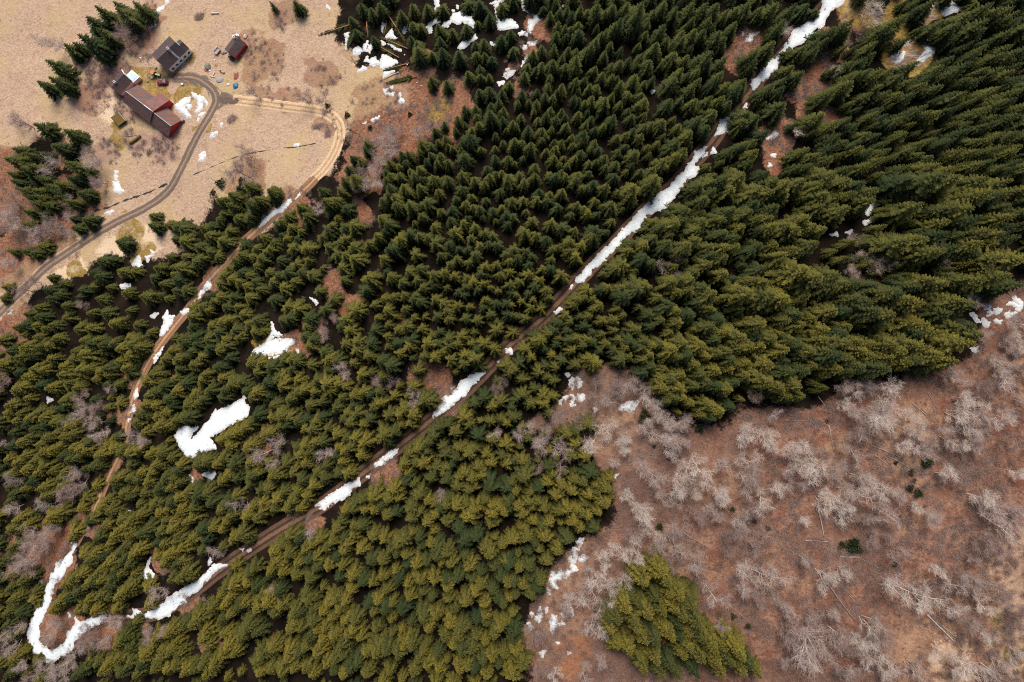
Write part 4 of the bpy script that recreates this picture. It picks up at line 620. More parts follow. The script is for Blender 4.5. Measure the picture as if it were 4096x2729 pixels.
crV = []; crF = []; crE = []
def add_snow(i, name, label):
    A, q, w = PATCHES[i]
    V, shp, keep, sd = snow_verts(w, A > 60, i)
    me, used = grid_mesh(name, V, shp[1], shp[0], keep, M_SNOW)
    if me is None: return None
    setattr_f(me, 'edge', np.clip(sd[used], 0, 5))
    o = bpy.data.objects.new(name, me); COL.objects.link(o)
    return tag(o, label, kind='structure')

# ------------------------------------------------------------------ farm buildings
def A_(x, y): return (400 + x / 4.48, 250 + y / 4.48)
def H_(x, y): return (560 + x / 5.227, 100 + y / 5.227)
def gz(p, h=0):
    x, y, z = at(p[0], p[1], h); return float(z)
def gp(p, h=0):
    x, y, z = at(p[0], p[1], h); return Vector((float(x), float(y), float(z)))

def slate(name, base, rust, streak):
    t = NT(name, .55, .35)
    v = t.mapv((1, 1, 1), (0, 0, R(38 if streak else -42)))
    st = t.noise(.55, 5, .65, t.mapv((.5, 2.6, .5), (0, 0, R(streak))), .4)
    n1 = t.noise(.22, 4, .6); n2 = t.noise(3.2, 4, .7)
    c = t.mix(n2, tuple(q * .75 for q in base), tuple(q * 1.3 for q in base))
    c = t.mix(t.math('MULTIPLY', t.ramp(st, .40, .60), t.ramp(n1, .3, .55, .35, 1)), c, rust)
    # courses of sheets
    w = t.n('ShaderNodeTexWave'); w.wave_type = 'BANDS'; w.bands_direction = 'X'
    w.inputs['Scale'].default_value = .42; w.inputs['Distortion'].default_value = .25
    t.l(t.mapv((1, 1, 1), (0, 0, R(streak))), w.inputs['Vector'])
    c = t.mix(t.ramp(w.outputs[1], .93, 1.0, 0, .5), c, tuple(q * .35 for q in base))
    t.col(c); t.bump(t.math('ADD', n2, w.outputs[1]), .03, .5)
    return t.m
M_RUST = slate('rusted_tin_roof', (.085, .072, .074), (.215, .075, .05), 37)
M_RUSTW = slate('bright_rusted_tin_roof', (.10, .055, .052), (.24, .05, .04), 37)
M_SLATE = slate('dark_slate_roof', (.050, .050, .058), (.115, .055, .045), -42)
M_RED = plain('red_painted_boards', (.38, .022, .024), .7, .35, 1.2)
M_WHITE = plain('white_painted_boards', (.70, .72, .74), .6, .1, 1.0)
M_BLUE = plain('pale_blue_metal_roof', (.44, .60, .64), .45, .06, .8)
M_STONE = plain('grey_lichen_stone', (.22, .22, .21), .9, .45, 2.2)
M_GREYWOOD = plain('weathered_grey_wood', (.30, .275, .26), .85, .35, 3.0)
M_DARKWOOD = plain('dark_old_wood', (.06, .045, .038), .85, .4, 3.0)
M_MOSSROOF = plain('mossy_turf', (.13, .085, .02), .95, .5, 2.0)
M_BLACK = plain('black_rubber', (.02, .02, .021), .7, .2, 4)
M_GLASS = plain('dark_window_glass', (.02, .025, .032), .08, .1, 1, .6)
M_CHIM = plain('whitewashed_chimney_brick', (.55, .53, .50), .85, .25, 3)
M_STEEL = plain('grey_galvanised_steel', (.42, .43, .44), .45, .2, 3, .5, .3)

def solid_house(r0, r1, a0, a1, b0, b1, zg, inset=.3, drop=.18, down=2.0):
    """one closed body under a gable roof: r ridge ends, a / b the two eaves"""
    m = MB()
    cx = sum((v for v in (a0, a1, b0, b1)), Vector()) / 4
    ax = (r1 - r0); ax.z = 0; ax.normalize(); pn = Vector((-ax.y, ax.x, 0))
    def ins(v):
        d = v - cx; q = v.copy()
        q -= ax * (inset if d.dot(ax) > 0 else -inset)
        if abs(d.dot(pn)) > inset * 1.5: q -= pn * (inset if d.dot(pn) > 0 else -inset)
        return q
    vs = []
    for (r_, a_, b_) in ((r0, a0, b0), (r1, a1, b1)):
        ra = ins(r_); ra = Vector((r_.x, r_.y, r_.z)) - ax * (inset if (r_ - cx).dot(ax) > 0 else -inset)
        ia, ib = ins(a_), ins(b_)
        vs += [Vector((ia.x, ia.y, zg - down)), Vector((ib.x, ib.y, zg - down)), ib - Vector((0, 0, drop)), ra - Vector((0, 0, drop + .04)), ia - Vector((0, 0, drop))]
    m.add(vs, [(0, 1, 2, 3, 4), (9, 8, 7, 6, 5), (0, 5, 6, 1), (1, 6, 7, 2), (2, 7, 8, 3), (3, 8, 9, 4), (4, 9, 5, 0)])
    return m

def local(root, m):
    """shift a mesh builder's world points to its thing's base"""
    o = root.location
    m.v = [(v[0] - o.x, v[1] - o.y, v[2] - o.z) for v in m.v]
    return m

def part(root, name, m, mat, parent=None, smooth=False, label=None):
    o = local(root, m).build(name, mat, parent or root, smooth)
    if label: o['label'] = label
    return o

# -- barn
bz = gz(A_(800, 900)) + .2
bc = P(*A_(800, 900), bz); bc.z = bz
barn = thing('barn', 'long red barn with rusty grey tin roof and a red wing', 'barn', bc)
zr, ze = bz + 8.6, bz + 4.6
rA0, rA1 = P(*A_(465, 520), zr), P(*A_(948, 885), zr)
nA0, nA1 = P(*A_(680, 400), ze), P(*A_(1165, 765), ze)
sA0, sA1 = P(*A_(415, 715), ze), P(*A_(890, 1075), ze)
zr2, ze2 = zr - .7, ze - .6
rB0, rB1 = P(*A_(935, 880), zr2), P(*A_(1275, 1142), zr2)
nB0, nB1 = P(*A_(1140, 760), ze2), P(*A_(1475, 1030), ze2)
sB0, sB1 = P(*A_(880, 1065), ze2), P(*A_(1225, 1335), ze2)
roof = MB(); roof.slab([rA0, rA1, nA1, nA0], .16); roof.slab([rA0, sA0, sA1, rA1], .16)
o = part(barn, 'roof', roof, M_RUST)
cap = MB(); cap.tube([rA0 + Vector((0, 0, .04)), rA1 + Vector((0, 0, .04))], .13, 6)
lt = MB(); q0 = rA0.lerp(rA1, .67); q1 = rA0.lerp(rA1, .93); lt.tube([q0 + Vector((0, 0, .12)), q1 + Vector((0, 0, .12))], .17, 6)
part(barn, 'ridge_cap', cap, M_STEEL, o); part(barn, 'ridge_cap', lt, M_WHITE, o, label='white ridge strip')
roof = MB(); roof.slab([rB0, rB1, nB1, nB0], .16); roof.slab([rB0, sB0, sB1, rB1], .16)
o = part(barn, 'roof', roof, M_RUST, label='lower rear tin roof')
cap = MB(); cap.tube([rB0 + Vector((0, 0, .04)), rB1 + Vector((0, 0, .04))], .13, 6); part(barn, 'ridge_cap', cap, M_STEEL, o)
part(barn, 'wall', solid_house(rA0, rA1, nA0, nA1, sA0, sA1, bz, .25, .2, 3), M_RED)
part(barn, 'wall', solid_house(rB0, rB1, nB0, nB1, sB0, sB1, bz, .22, .2, 4), M_RED, label='bright red gable wall')
zw = ze + .2
w0 = rA0.lerp(rA1, .62) + Vector((0, 0, .12)); w1 = rA1 + Vector((0, 0, .14))
wq = [P(*A_(975, 612), zw + .5), P(*A_(1078, 535), zw + .1), P(*A_(1250, 672), zw + .1)]
wing = MB(); wing.slab([w0, w1, wq[2], wq[1], wq[0]], .16); part(barn, 'wing_roof', wing, M_RUSTW)
wl = MB(); i0 = w1.lerp(wq[2], .06); i2 = w1.lerp(wq[2], .965); i1 = wq[1].lerp(wq[2], .07).lerp(w0, .03); i3 = w0.lerp(wq[0], .5)
foot = [i0, i2, i1, i3]
kk = len(foot)
wl.add([Vector((f.x, f.y, bz - 3)) for f in foot] + [Vector((f.x, f.y, f.z - .22)) for f in foot], [(3, 2, 1, 0), (4, 5, 6, 7)] + [(i, (i + 1) % 4, 4 + (i + 1) % 4, 4 + i) for i in range(4)])
part(barn, 'wing_wall', wl, M_RED)
ga, gb = sB1.lerp(nB1, .62), sB1.lerp(nB1, .74)
ax_ = (rB1 - rB0); ax_.z = 0; ax_.normalize()
wm = MB(); wc = (ga + gb) / 2 - ax_ * .17 + Vector((0, 0, -1.7))
mt = Matrix.Translation(wc) @ Matrix.Rotation(math.atan2(ax_.y, ax_.x), 4, 'Z')
wm.box((0, 0, 0), (.12, 1.3, 1.2), mt); wf = part(barn, 'window', wm, M_WHITE)
wm = MB(); wm.box((.07, 0, 0), (.05, 1.0, .9), mt); part(barn, 'pane', wm, M_GLASS, wf)
fm = MB(); d_ = (nB1 - sB1); d_.z = 0; d_.normalize()
for k in range(12):
    pp = sB1 + d_ * (k * .62 - .1) + ax_ * (.2 + .25 * random.random()); pp.z = bz - 2.2 + .5 * random.random()
    fm.box((0, 0, 0), (.8 + .5 * random.random(), .7, 2.2), Matrix.Translation(pp) @ Matrix.Rotation(random.random(), 4, 'Z'), .8)
part(barn, 'foundation', fm, M_STONE)
ch = MB(); pp = nB1 - ax_ * .1; ch.box((0, 0, 0), (1.1, .9, 1.2), Matrix.Translation(Vector((pp.x, pp.y, ze2 - .3))) @ Matrix.Rotation(.6, 4, 'Z')); part(barn, 'corner_platform', ch, M_GREYWOOD)

# -- farmhouse
hz = gz(H_(640, 600)) + .2
hc = P(*H_(640, 600), hz); hc.z = hz
house = thing('farmhouse', 'white farmhouse with dark slate roof, roof ladder and lower annex', 'house', hc)
zr, ze = hz + 8.2, hz + 5.0
r0, r1 = P(*H_(343, 745), zr), P(*H_(738, 358), zr)
a0, a1 = P(*H_(235, 625), ze), P(*H_(615, 232), ze)
b0, b1 = P(*H_(583, 942), ze), P(*H_(960, 565), ze)
def drp(px, za, zb, f): return P(*px, za + (zb - za) * f)
rf = MB(); rf.slab([r0, r1, a1, a0], .16)
ro = part(house, 'roof', rf, M_SLATE)
rf = MB(); rf.slab([r0, b0, b1, r1], .16)
part(house, 'roof', rf, M_SLATE, label='dark front roof slope')
part(house, 'wall', solid_house(r0, r1, a0, a1, b0, b1, hz, .3, .2, 2.5), M_WHITE)
zr2 = ze + (zr - ze) * .58; dz = Vector((0, 0, -.03))
c0 = P(*H_(800, 428), zr2) ; c1 = P(*H_(890, 355), zr2)
e0 = b1.lerp(b0, .08) + dz; e1 = P(*H_(1032, 490), ze - .03)
f0 = P(*H_(745, 362), ze + 1.0); f1 = P(*H_(830, 300), ze + .9)
rf = MB(); rf.slab([c0, e0, e1, c1], .14); rf.slab([c0, c1, f1, f0], .14); part(house, 'annex_roof', rf, M_SLATE)
part(house, 'annex_wall', solid_house(c0, c1, f0, f1, e0, e1, hz, .25, .2, 2.5), M_WHITE)
bb = MB(); bb.slab([r1 + Vector((.1, .1, .1)), b1.lerp(r1, .62) + Vector((.1, .1, .1)), b1.lerp(r1, .62) + Vector((.26, .2, -.12)), r1 + Vector((.26, .2, -.12))], .1); part(house, 'bargeboard', bb, M_WHITE)
chp = P(*H_(600, 505), zr)
def chimney(root, p, w, h, parent=None, rz=.75, base=1.2):
    m = MB(); M_ = Matrix.Translation(p) @ Matrix.Rotation(rz, 4, 'Z')
    m.box((0, 0, (h - base) / 2), (w, w * 1.3, h + base), M_)
    m.box((0, 0, h + .06), (w * 1.2, w * 1.5, .14), M_)
    c = part(root, 'chimney', m, M_CHIM, parent)
    m = MB(); m.box((0, 0, h + .16), (w * .6, w * .8, .08), M_); part(root, 'flue', m, M_BLACK, c) if parent is None else None
    return c
chimney(house, chp, .62, .8)
# roof ladder
nrm = (b0 - r0).cross(r1 - r0).normalized()
if nrm.z < 0: nrm = -nrm
sl = (b0 - r0).normalized(); al = (r1 - r0).normalized()
t0 = r0.lerp(r1, .62) + sl * .3 + nrm * .12; Ls = (b0 - r0).length - .5
lad = MB()
for s in (-.24, .24): lad.tube([t0 + al * s, t0 + al * s + sl * Ls], .045, 5)
k = .25
while k < Ls:
    lad.tube([t0 + al * -.24 + sl * k, t0 + al * .24 + sl * k], .04, 5); k += .42
part(house, 'roof_ladder', lad, M_WHITE)
# front wall windows and porch rail
fw = (b1 - b0); fw.z = 0; FL = fw.length; fw.normalize(); fn = Vector((fw.y, -fw.x, 0))
if fn.dot(b0 - r0) < 0: fn = -fn
ang = math.atan2(fw.y, fw.x)
wb = MB(); L2 = (e1 - b0).length
for k in range(5):
    pos = b0 + fw * (1.6 + k * (L2 - 3) / 4) - fn * .27; pos.z = hz + 3.0
    wm = MB(); mt = Matrix.Translation(pos) @ Matrix.Rotation(ang, 4, 'Z')
    wm.box((0, 0, 0), (1.15, .12, 1.3), mt); wf = part(house, 'window', wm, M_WHITE)
    wm = MB(); s_ = -1 if fn.dot(Vector((-fw.y, fw.x, 0))) < 0 else 1
    wm.box((0, .07 * s_, 0), (.92, .06, 1.06), mt); part(house, 'pane', wm, M_GLASS, wf)
rail = MB()
for k in range(26):
    pos = b0 + fw * (.4 + k * (L2 - .8) / 25) + fn * 1.0; pos.z = hz + .5
    rail.box((0, 0, 0), (.12, .12, 1.4), Matrix.Translation(pos))
p0 = b0 + fw * .4 + fn * 1.0; p1 = b0 + fw * (L2 - .4) + fn * 1.0; p0.z = p1.z = hz + 1.2
rail.tube([p0, p1], .07, 5); part(house, 'porch_railing', rail, M_DARKWOOD)
dk = MB(); pa = b0 - fn * .3; pb = e1 - fn * .3; pc = e1 + fn * 1.1; pd = b0 + fn * 1.1
dk.slab([Vector((q.x, q.y, hz + .35)) for q in (pa, pb, pc, pd)], .9); part(house, 'porch_floor', dk, M_GREYWOOD)
st = MB(); pp = P(*H_(545, 955), hz + .3); st.box((0, 0, 0), (1.6, 1.4, .7), Matrix.Translation(pp) @ Matrix.Rotation(.7, 4, 'Z')); st.box((-.9, 0, -.2), (.6, 1.2, .4), Matrix.Translation(pp) @ Matrix.Rotation(.7, 4, 'Z')); part(house, 'door_step', st, M_STONE)

# -- small white house at the barn's corner
sz = gz(A_(430, 400)) + .2
s_c = P(*A_(430, 400), sz); s_c.z = sz
cot = thing('cottage', 'small white house with dark roof and pale blue flat annex', 'house', s_c)
zr, ze = sz + 5.6, sz + 3.4
r0, r1 = P(*A_(200, 452), zr), P(*A_(430, 207), zr)
a0, a1 = P(*A_(150, 405), ze), P(*A_(386, 137), ze)
b0, b1 = P(*A_(365, 583), ze), P(*A_(578, 342), ze)
rf = MB(); rf.slab([r0, r1, a1, a0], .14); part(cot, 'roof', rf, M_SLATE)
rf = MB(); rf.slab([r0, b0, b1, r1], .14); part(cot, 'roof', rf, M_SLATE, label='dark front roof slope')
part(cot, 'wall', solid_house(r0, r1, a0, a1, b0, b1, sz, .25, .18, 2.5), M_WHITE)
chimney(cot, P(*A_(278, 362), zr - .2), .62, .9)
an = MB(); zq = sz + 3.3
quad = [P(*A_(488, 255), zq), P(*A_(562, 168), zq), P(*A_(672, 245), zq), P(*A_(580, 338), zq)]
an.slab(quad, .12); part(cot, 'annex_roof', an, M_BLUE)
aw = MB(); big = [P(*A_(478, 222), zq - .1), P(*A_(566, 132), zq - .1), P(*A_(706, 262), zq - .1), P(*A_(592, 362), zq - .1)]
aw.slab(big, 5.2); part(cot, 'annex_wall', aw, M_WHITE)
pr = MB(); ax2 = (b1 - b0).normalized()
pr.slab([P(*A_(380, 600), sz + 1.0), P(*A_(405, 600), sz + .7), P(*A_(600, 392), sz + .7), P(*A_(575, 360), sz + 1.0)], .8); part(cot, 'foundation', pr, M_WHITE)
bg_ = MB(); bg_.slab([a1 + Vector((0, 0, .12)), r1 + Vector((0, 0, .12)), r1 + Vector((.22, .22, .05)), a1 + Vector((.22, .22, .05))], .1); part(cot, 'bargeboard', bg_, M_WHITE)

# -- red shed
dz_ = gz(H_(2000, 470)) + .1
dc = P(*H_(2000, 470), dz_); dc.z = dz_
shed = thing('shed', 'small red shed with dark roof and white crates behind it', 'shed', dc)
zr, ze = dz_ + 4.6, dz_ + 2.9
r0, r1 = P(*H_(1830, 572), zr), P(*H_(2060, 262), zr)
a0, a1 = P(*H_(1765, 505), ze), P(*H_(1985, 210), ze)
b0, b1 = P(*H_(1985, 690), ze), P(*H_(2222, 392), ze)
rf = MB(); rf.slab([r0, r1, a1, a0], .12); part(shed, 'roof', rf, M_SLATE)
rf = MB(); rf.slab([r0, b0, b1, r1], .12); part(shed, 'roof', rf, M_SLATE, label='dark front roof slope')
part(shed, 'wall', solid_house(r0, r1, a0, a1, b0, b1, dz_, .12, .14, 2.5), M_RED)
chimney(shed, P(*H_(1990, 285), zr - .7), .55, 1.3)
lt_ = MB(); lt_.slab([P(*H_(1930, 215), dz_ + 2.2), P(*H_(1985, 200), dz_ + 2.2), P(*H_(1985, 262), dz_ + 2.5), P(*H_(1930, 262), dz_ + 2.4)], 2.4); part(shed, 'lean_to', lt_, M_BLUE)

# -- mossy hut
mz = gz(A_(330, 1015))
mc = P(*A_(330, 1015), mz); mc.z = mz
hut = thing('turf_hut', 'low hut with mossy brown turf roof beside the barn', 'hut', mc)
q = [P(*A_(200, 985), mz + 1.7), P(*A_(330, 893), mz + 2.1), P(*A_(460, 1045), mz + 2.1), P(*A_(330, 1143), mz + 1.7)]
mb = MB()
n = 9
vs = []; fs = []
for j in range(n):
    for i in range(n):
        u, v = i / (n - 1), j / (n - 1)
        p_ = q[0].lerp(q[1], u).lerp(q[3].lerp(q[2], u), v); p_.z += .16 * float(vnoise(p_.x * 1.7, p_.y * 1.7, 4))
        vs.append(p_)
for j in range(n - 1):
    for i in range(n - 1):
        fs.append((j * n + i, j * n + i + 1, (j + 1) * n + i + 1, (j + 1) * n + i))
mb.add(vs, fs); part(hut, 'roof', mb, M_MOSSROOF, smooth=True)
wl = MB(); ce = sum(q, Vector()) / 4
ft = [ce.lerp(k_, .93) for k_ in q]
wl.add([Vector((f.x, f.y, mz - 1)) for f in ft] + [Vector((f.x, f.y, f.z - .05)) for f in ft], [(0, 1, 2, 3), (7, 6, 5, 4)] + [(i, 4 + i, 4 + (i + 1) % 4, (i + 1) % 4) for i in range(4)])
part(hut, 'wall', wl, M_DARKWOOD)
for (s_, e_, m_) in (((0), (3), M_DARKWOOD), ((1), (2), M_GREYWOOD)):
    bm_ = MB(); bm_.tube([q[s_] + Vector((0, 0, .12)), q[e_] + Vector((0, 0, .12))], .17, 6); part(hut, 'edge_beam', bm_, m_)

# ------------------------------------------------------------------ vehicles and farm clutter
M_CARPAINT = plain('dark_red_car_paint', (.17, .018, .03), .25, .1, 1, .5)
M_ORANGE = plain('faded_orange_paint', (.55, .17, .09), .5, .2, 2)
M_MINT = plain('pale_green_paint', (.36, .52, .38), .5, .15, 2)
M_TARP = plain('grey_green_tarpaulin', (.155, .175, .145), .6, .35, 2)
M_BLUETARP = plain('blue_tarpaulin', (.02, .13, .26), .45, .35, 3)
M_RUSTIRON = plain('rusty_iron', (.17, .055, .03), .85, .45, 4)
M_REDIRON = plain('faded_red_iron', (.26, .05, .04), .75, .5, 4)
M_GRAVEL = plain('grey_gravel', (.26, .265, .27), .95, .4, 6)
M_BARKW = plain('white_birch_bark', (.52, .49, .46), .8, .45, 2.5)
M_PLASTIC = plain('white_plastic', (.75, .75, .74), .5, .08, 2)

def wheel(root, name, p, r, w, parent=None):
    m = MB(); m.tube([Vector(p) + Vector((0, -w / 2, 0)), Vector(p) + Vector((0, w / 2, 0))], r, 16)
    o = m.build(name, M_BLACK, parent or root)
    m = MB(); m.tube([Vector(p) + Vector((0, -w / 2 - .015, 0)), Vector(p) + Vector((0, w / 2 + .015, 0))], r * .55, 12)
    m.build('rim', M_STEEL, o)
    return o
def loft(m, secs):
    """cross sections along x: (x, half width, z low, z high, top half width)"""
    vs = []; fs = []
    for (x, w, z0, z1, tw) in secs:
        vs += [(x, -w, z0), (x, -w, z0 + (z1 - z0) * .6), (x, -tw, z1), (x, tw, z1), (x, w, z0 + (z1 - z0) * .6), (x, w, z0)]
    n = len(secs)
    for i in range(n - 1):
        for k in range(6):
            fs.append((i * 6 + k, i * 6 + (k + 1) % 6, (i + 1) * 6 + (k + 1) % 6, (i + 1) * 6 + k))
    fs.append(tuple(range(5, -1, -1))); fs.append(tuple((n - 1) * 6 + k for k in range(6)))
    m.add(vs, fs)
pc_ = gp(A_(1140, 375))
car = thing('parked_car', 'dark red estate car parked by the farmhouse', 'car', pc_, R(178))
m = MB(); loft(m, [(-2.25, .72, .32, .72, .6), (-2.1, .84, .25, .9, .74), (-1.2, .87, .22, .93, .8), (.5, .87, .22, .92, .8), (1.5, .86, .22, .86, .76), (2.15, .8, .26, .74, .66), (2.28, .66, .34, .6, .5)])
body = m.build('body', M_CARPAINT, car, True)
m = MB(); loft(m, [(-2.05, .74, .88, .95, .66), (-1.7, .76, .88, 1.38, .6), (-.2, .78, .88, 1.44, .6), (.35, .76, .88, 1.38, .58), (1.05, .7, .86, .93, .62)]); m.build('window_band', M_GLASS, car)
m = MB(); loft(m, [(-1.72, .6, 1.36, 1.43, .54), (-.7, .61, 1.42, 1.5, .55), (.1, .6, 1.42, 1.49, .54), (.4, .56, 1.36, 1.43, .5)]); rf_ = m.build('roof', M_CARPAINT, car, True)
m = MB()
for y_ in (-.45, .45): m.tube([(-1.6, y_, 1.53), (.2, y_, 1.53)], .025, 5)
for x_ in (-1.2, -.3): m.tube([(x_, -.5, 1.55), (x_, .5, 1.55)], .03, 5)
m.build('roof_rack', M_STEEL, rf_)
for x_ in (-1.4, 1.4):
    for y_ in (-.8, .8): wheel(car, 'wheel', (x_, y_, .31), .31, .2)
for y_ in (-.55, .55):
    m = MB(); m.box((2.2, y_, .62), (.12, .34, .14)); m.build('headlight', M_PLASTIC, car)
    m = MB(); m.box((-2.23, y_, .7), (.1, .22, .22)); m.build('tail_light', M_REDIRON, car)
for x_ in (-2.3, 2.3):
    m = MB(); m.box((x_, 0, .42), (.14, 1.5, .18)); m.build('bumper', M_STEEL, car)

tp = gp(H_(365, 1055))
trc = thing('tractor', 'old tractor with orange cab roof and pale green bonnet', 'tractor', tp, R(-17))
m = MB(); loft(m, [(-.3, .3, .75, 1.35, .26), (.2, .33, .7, 1.45, .28), (1.5, .3, .72, 1.38, .24), (1.62, .26, .8, 1.3, .2)]); m.build('bonnet', M_MINT, trc)
m = MB(); m.box((.4, 0, .7), (2.3, .42, .4)); m.box((-1.0, 0, .8), (.9, .7, .6)); m.build('chassis', M_DARKWOOD, trc)
m = MB(); m.box((-1.0, 0, 2.25), (1.35, 1.35, .12), None, .92); cr_ = m.build('cab_roof', M_ORANGE, trc)
m = MB()
for x_ in (-1.55, -.45):
    for y_ in (-.58, .58): m.tube([(x_, y_, .9), (x_, y_ * .98, 2.2)], .04, 5)
m.build('cab_frame', M_BLACK, trc)
m = MB(); m.box((-1.1, 0, 1.15), (.5, .5, .15)); m.box((-1.35, 0, 1.45), (.12, .5, .5)); m.build('seat', M_BLACK, trc)
m = MB(); m.tube([(.6, .18, 1.4), (.6, .18, 2.1)], .04, 6); m.build('exhaust_pipe', M_STEEL, trc)
for y_ in (-.75, .75):
    wheel(trc, 'rear_wheel', (-1.0, y_, .72), .72, .38); wheel(trc, 'front_wheel', (1.25, y_ * .85, .4), .4, .24)
    m = MB(); m.box((-1.0, y_, 1.5), (1.1, .42, .06)); m.box((-1.5, y_, 1.3), (.08, .42, .4)); m.build('mudguard', M_ORANGE if y_ > 0 else M_MINT, trc)

wp = gp(H_(1628, 557))
trl = thing('trailer', 'small grey box trailer with raised sides beside the red shed', 'trailer', wp, math.atan2(635 - 480, 1600 - 1680) * -1 + math.pi)
ang_t = math.atan2(-(665 - 560), (1540 - 1625)); trl.rotation_euler = (0, 0, ang_t)
m = MB(); m.box((0, 0, .55), (2.5, 1.5, .1)); m.build('bed', M_GREYWOOD, trl)
for (c_, d__) in (((0, .75, .8), (2.5, .06, .45)), ((0, -.75, .8), (2.5, .06, .45)), ((1.22, 0, .8), (.06, 1.44, .45)), ((-1.22, 0, .8), (.06, 1.44, .45))):
    m = MB(); m.box(c_, d__); m.build('side_board', M_STEEL, trl)
m = MB(); m.tube([(1.2, .4, .5), (2.3, 0, .5)], .05, 5); m.tube([(1.2, -.4, .5), (2.3, 0, .5)], .05, 5); m.tube([(2.2, 0, .5), (2.6, 0, .5)], .05, 5); m.build('drawbar', M_STEEL, trl)
for y_ in (-.9, .9): wheel(trl, 'wheel', (-.1, y_, .32), .32, .18)

def blob(name, label, cat, p, rx, ry, rz_, mat, seed=0, rough=.3, rot=0.0, sink=.25, group=None, n=14):
    vs = []; fs = []; rg = random.Random(seed)
    oz = rg.random() * 50
    for j in range(n + 1):
        th = math.pi * j / n
        for i in range(n):
            ph = 2 * math.pi * i / n
            d = Vector((math.sin(th) * math.cos(ph), math.sin(th) * math.sin(ph), math.cos(th)))
            k = 1 + rough * (float(fbm(d.x * 1.6 + oz, d.y * 1.6 + d.z * 1.3, seed, 3)) - .5) * 2
            vs.append((d.x * rx * k, d.y * ry * k, d.z * rz_ * k + rz_ * (1 - sink * 2) * .5))
    for j in range(n):
        for i in range(n):
            fs.append((j * n + i, (j + 1) * n + i, (j + 1) * n + (i + 1) % n, j * n + (i + 1) % n))
    m = MB(); m.add(vs, fs)
    o = m.build(name, mat, None, True); o.location = p; o.rotation_euler = (0, 0, rot)
    return tag(o, label, cat, group)

blob('tarpaulin_heap', 'grey green tarpaulin heap with a red board at its foot', 'tarpaulin', gp(H_(1425, 880)), 1.25, 1.5, .9, M_TARP, 3, .4)
m = MB(); m.box((0, 0, .15), (2.2, .5, .12)); o = m.build('plank', M_REDIRON); o.location = gp(H_(1400, 968)); o.rotation_euler = (0, 0, R(-28)); tag(o, 'red board lying below the grey green tarpaulin heap', 'board')
blob('blue_tarpaulin', 'crumpled blue tarpaulin lying on the dry meadow', 'tarpaulin', gp(H_(2012, 1285)), .95, 1.1, .4, M_BLUETARP, 8, .65)
blob('gravel_pile', 'low round pile of grey gravel beside the yard', 'gravel pile', gp(H_(1672, 1155)), 1.5, 1.2, .45, M_GRAVEL, 11, .2, .5)
blob('white_sack', 'white sack lying between the gravel pile and blue tarpaulin', 'sack', gp(H_(1852, 1250)), .5, .45, .35, M_PLASTIC, 12, .3)
blob('white_sack', 'small white sack near the red cultivator', 'sack', gp(H_(1565, 740)), .3, .26, .25, M_PLASTIC, 13, .3)
blob('white_sack', 'white sack at the foot of the tarpaulin heap', 'sack', gp(H_(1458, 958)), .35, .3, .25, M_PLASTIC, 14, .3)
m = MB()
m.tube([(0, 0, .15), (0, 0, .75)], .5, 18); o = m.build('well_cover', M_GRAVEL); o.location = gp(H_(340, 893)); tag(o, 'round grey concrete well cover by the farmhouse corner', 'well cover')
m = MB(); m.box((0, 0, .35), (.85, .65, .6), None, 1.1); o = m.build('tub', M_BLUE); o.location = gp(H_(893, 1245)); tag(o, 'pale blue tub standing beside the yard', 'tub')
cul = thing('cultivator', 'orange red cultivator with tines on the meadow', 'farm tool', gp(H_(1590, 835)), .6)
m = MB(); m.tube([(-.8, 0, .5), (.8, 0, .5)], .1, 6); m.tube([(0, -.7, .5), (0, .7, .5)], .1, 6); m.build('frame', M_ORANGE, cul)
for k in range(4):
    m = MB(); m.tube([(-.75 + k * .5, 0, .5), (-.75 + k * .5, -.35, .25), (-.75 + k * .5, -.1, 0)], .05, 5); m.build('tine', M_REDIRON, cul)
plo = thing('plough', 'rusty iron plough lying on the dry grass', 'plough', gp(H_(1715, 1000)), R(-32))
m = MB(); m.tube([(-1.1, 0, .35), (1.1, 0, .45)], .12, 6); m.build('beam', M_RUSTIRON, plo)
for x_ in (-.8, .9):
    m = MB(); m.slab([(x_ - .35, -.1, .1), (x_ + .35, -.1, .15), (x_ + .25, .5, .6), (x_ - .25, .5, .5)], .06); m.build('share', M_RUSTIRON, plo)
har = thing('harrow', 'red iron harrow frame lying at the bracken edge', 'harrow', gp(H_(2015, 1067)), R(4))
m = MB()
for x_ in (-.8, .8): m.tube([(x_, -1.4, .25), (x_, 1.4, .25)], .07, 5)
for k in range(5): m.tube([(-.8, -1.4 + k * .7, .25), (.8, -1.4 + k * .7, .25)], .06, 5)
m.tube([(-.8, -1.4, .25), (.8, 1.4, .3)], .06, 5); m.build('frame', M_REDIRON, har)
m = MB(); m.slab([(-.65, -.9, .32), (.6, -1.0, .34), (.5, .8, .36), (-.6, .9, .32)], .05); m.build('panel', M_REDIRON, har)
def log(name, label, cat, p0, p1, r0, r1, mat, group=None, bends=2):
    a, b = Vector(p0), Vector(p1)
    n = 8; pts = []
    side = (b - a).cross(Vector((0, 0, 1))).normalized()
    ph = random.random() * 6
    for i in range(n):
        f = i / (n - 1); q_ = a.lerp(b, f) + side * math.sin(f * bends * 2 + ph) * (b - a).length * .02
        q_.z = float(T(q_.x, q_.y)) + max(r0, .08) * .9 + .05
        pts.append(q_ - a)
    m = MB(); m.tube(pts, [r0 + (r1 - r0) * i / (n - 1) for i in range(n)], 7)
    o = m.build(name, mat, None, True); o.location = a
    return tag(o, label, cat, group)
log('birch_log', 'short white birch log, the upper of two by the gravel pile', 'log', gp(H_(1560, 990)), gp(H_(1535, 1060)), .22, .2, M_BARKW)
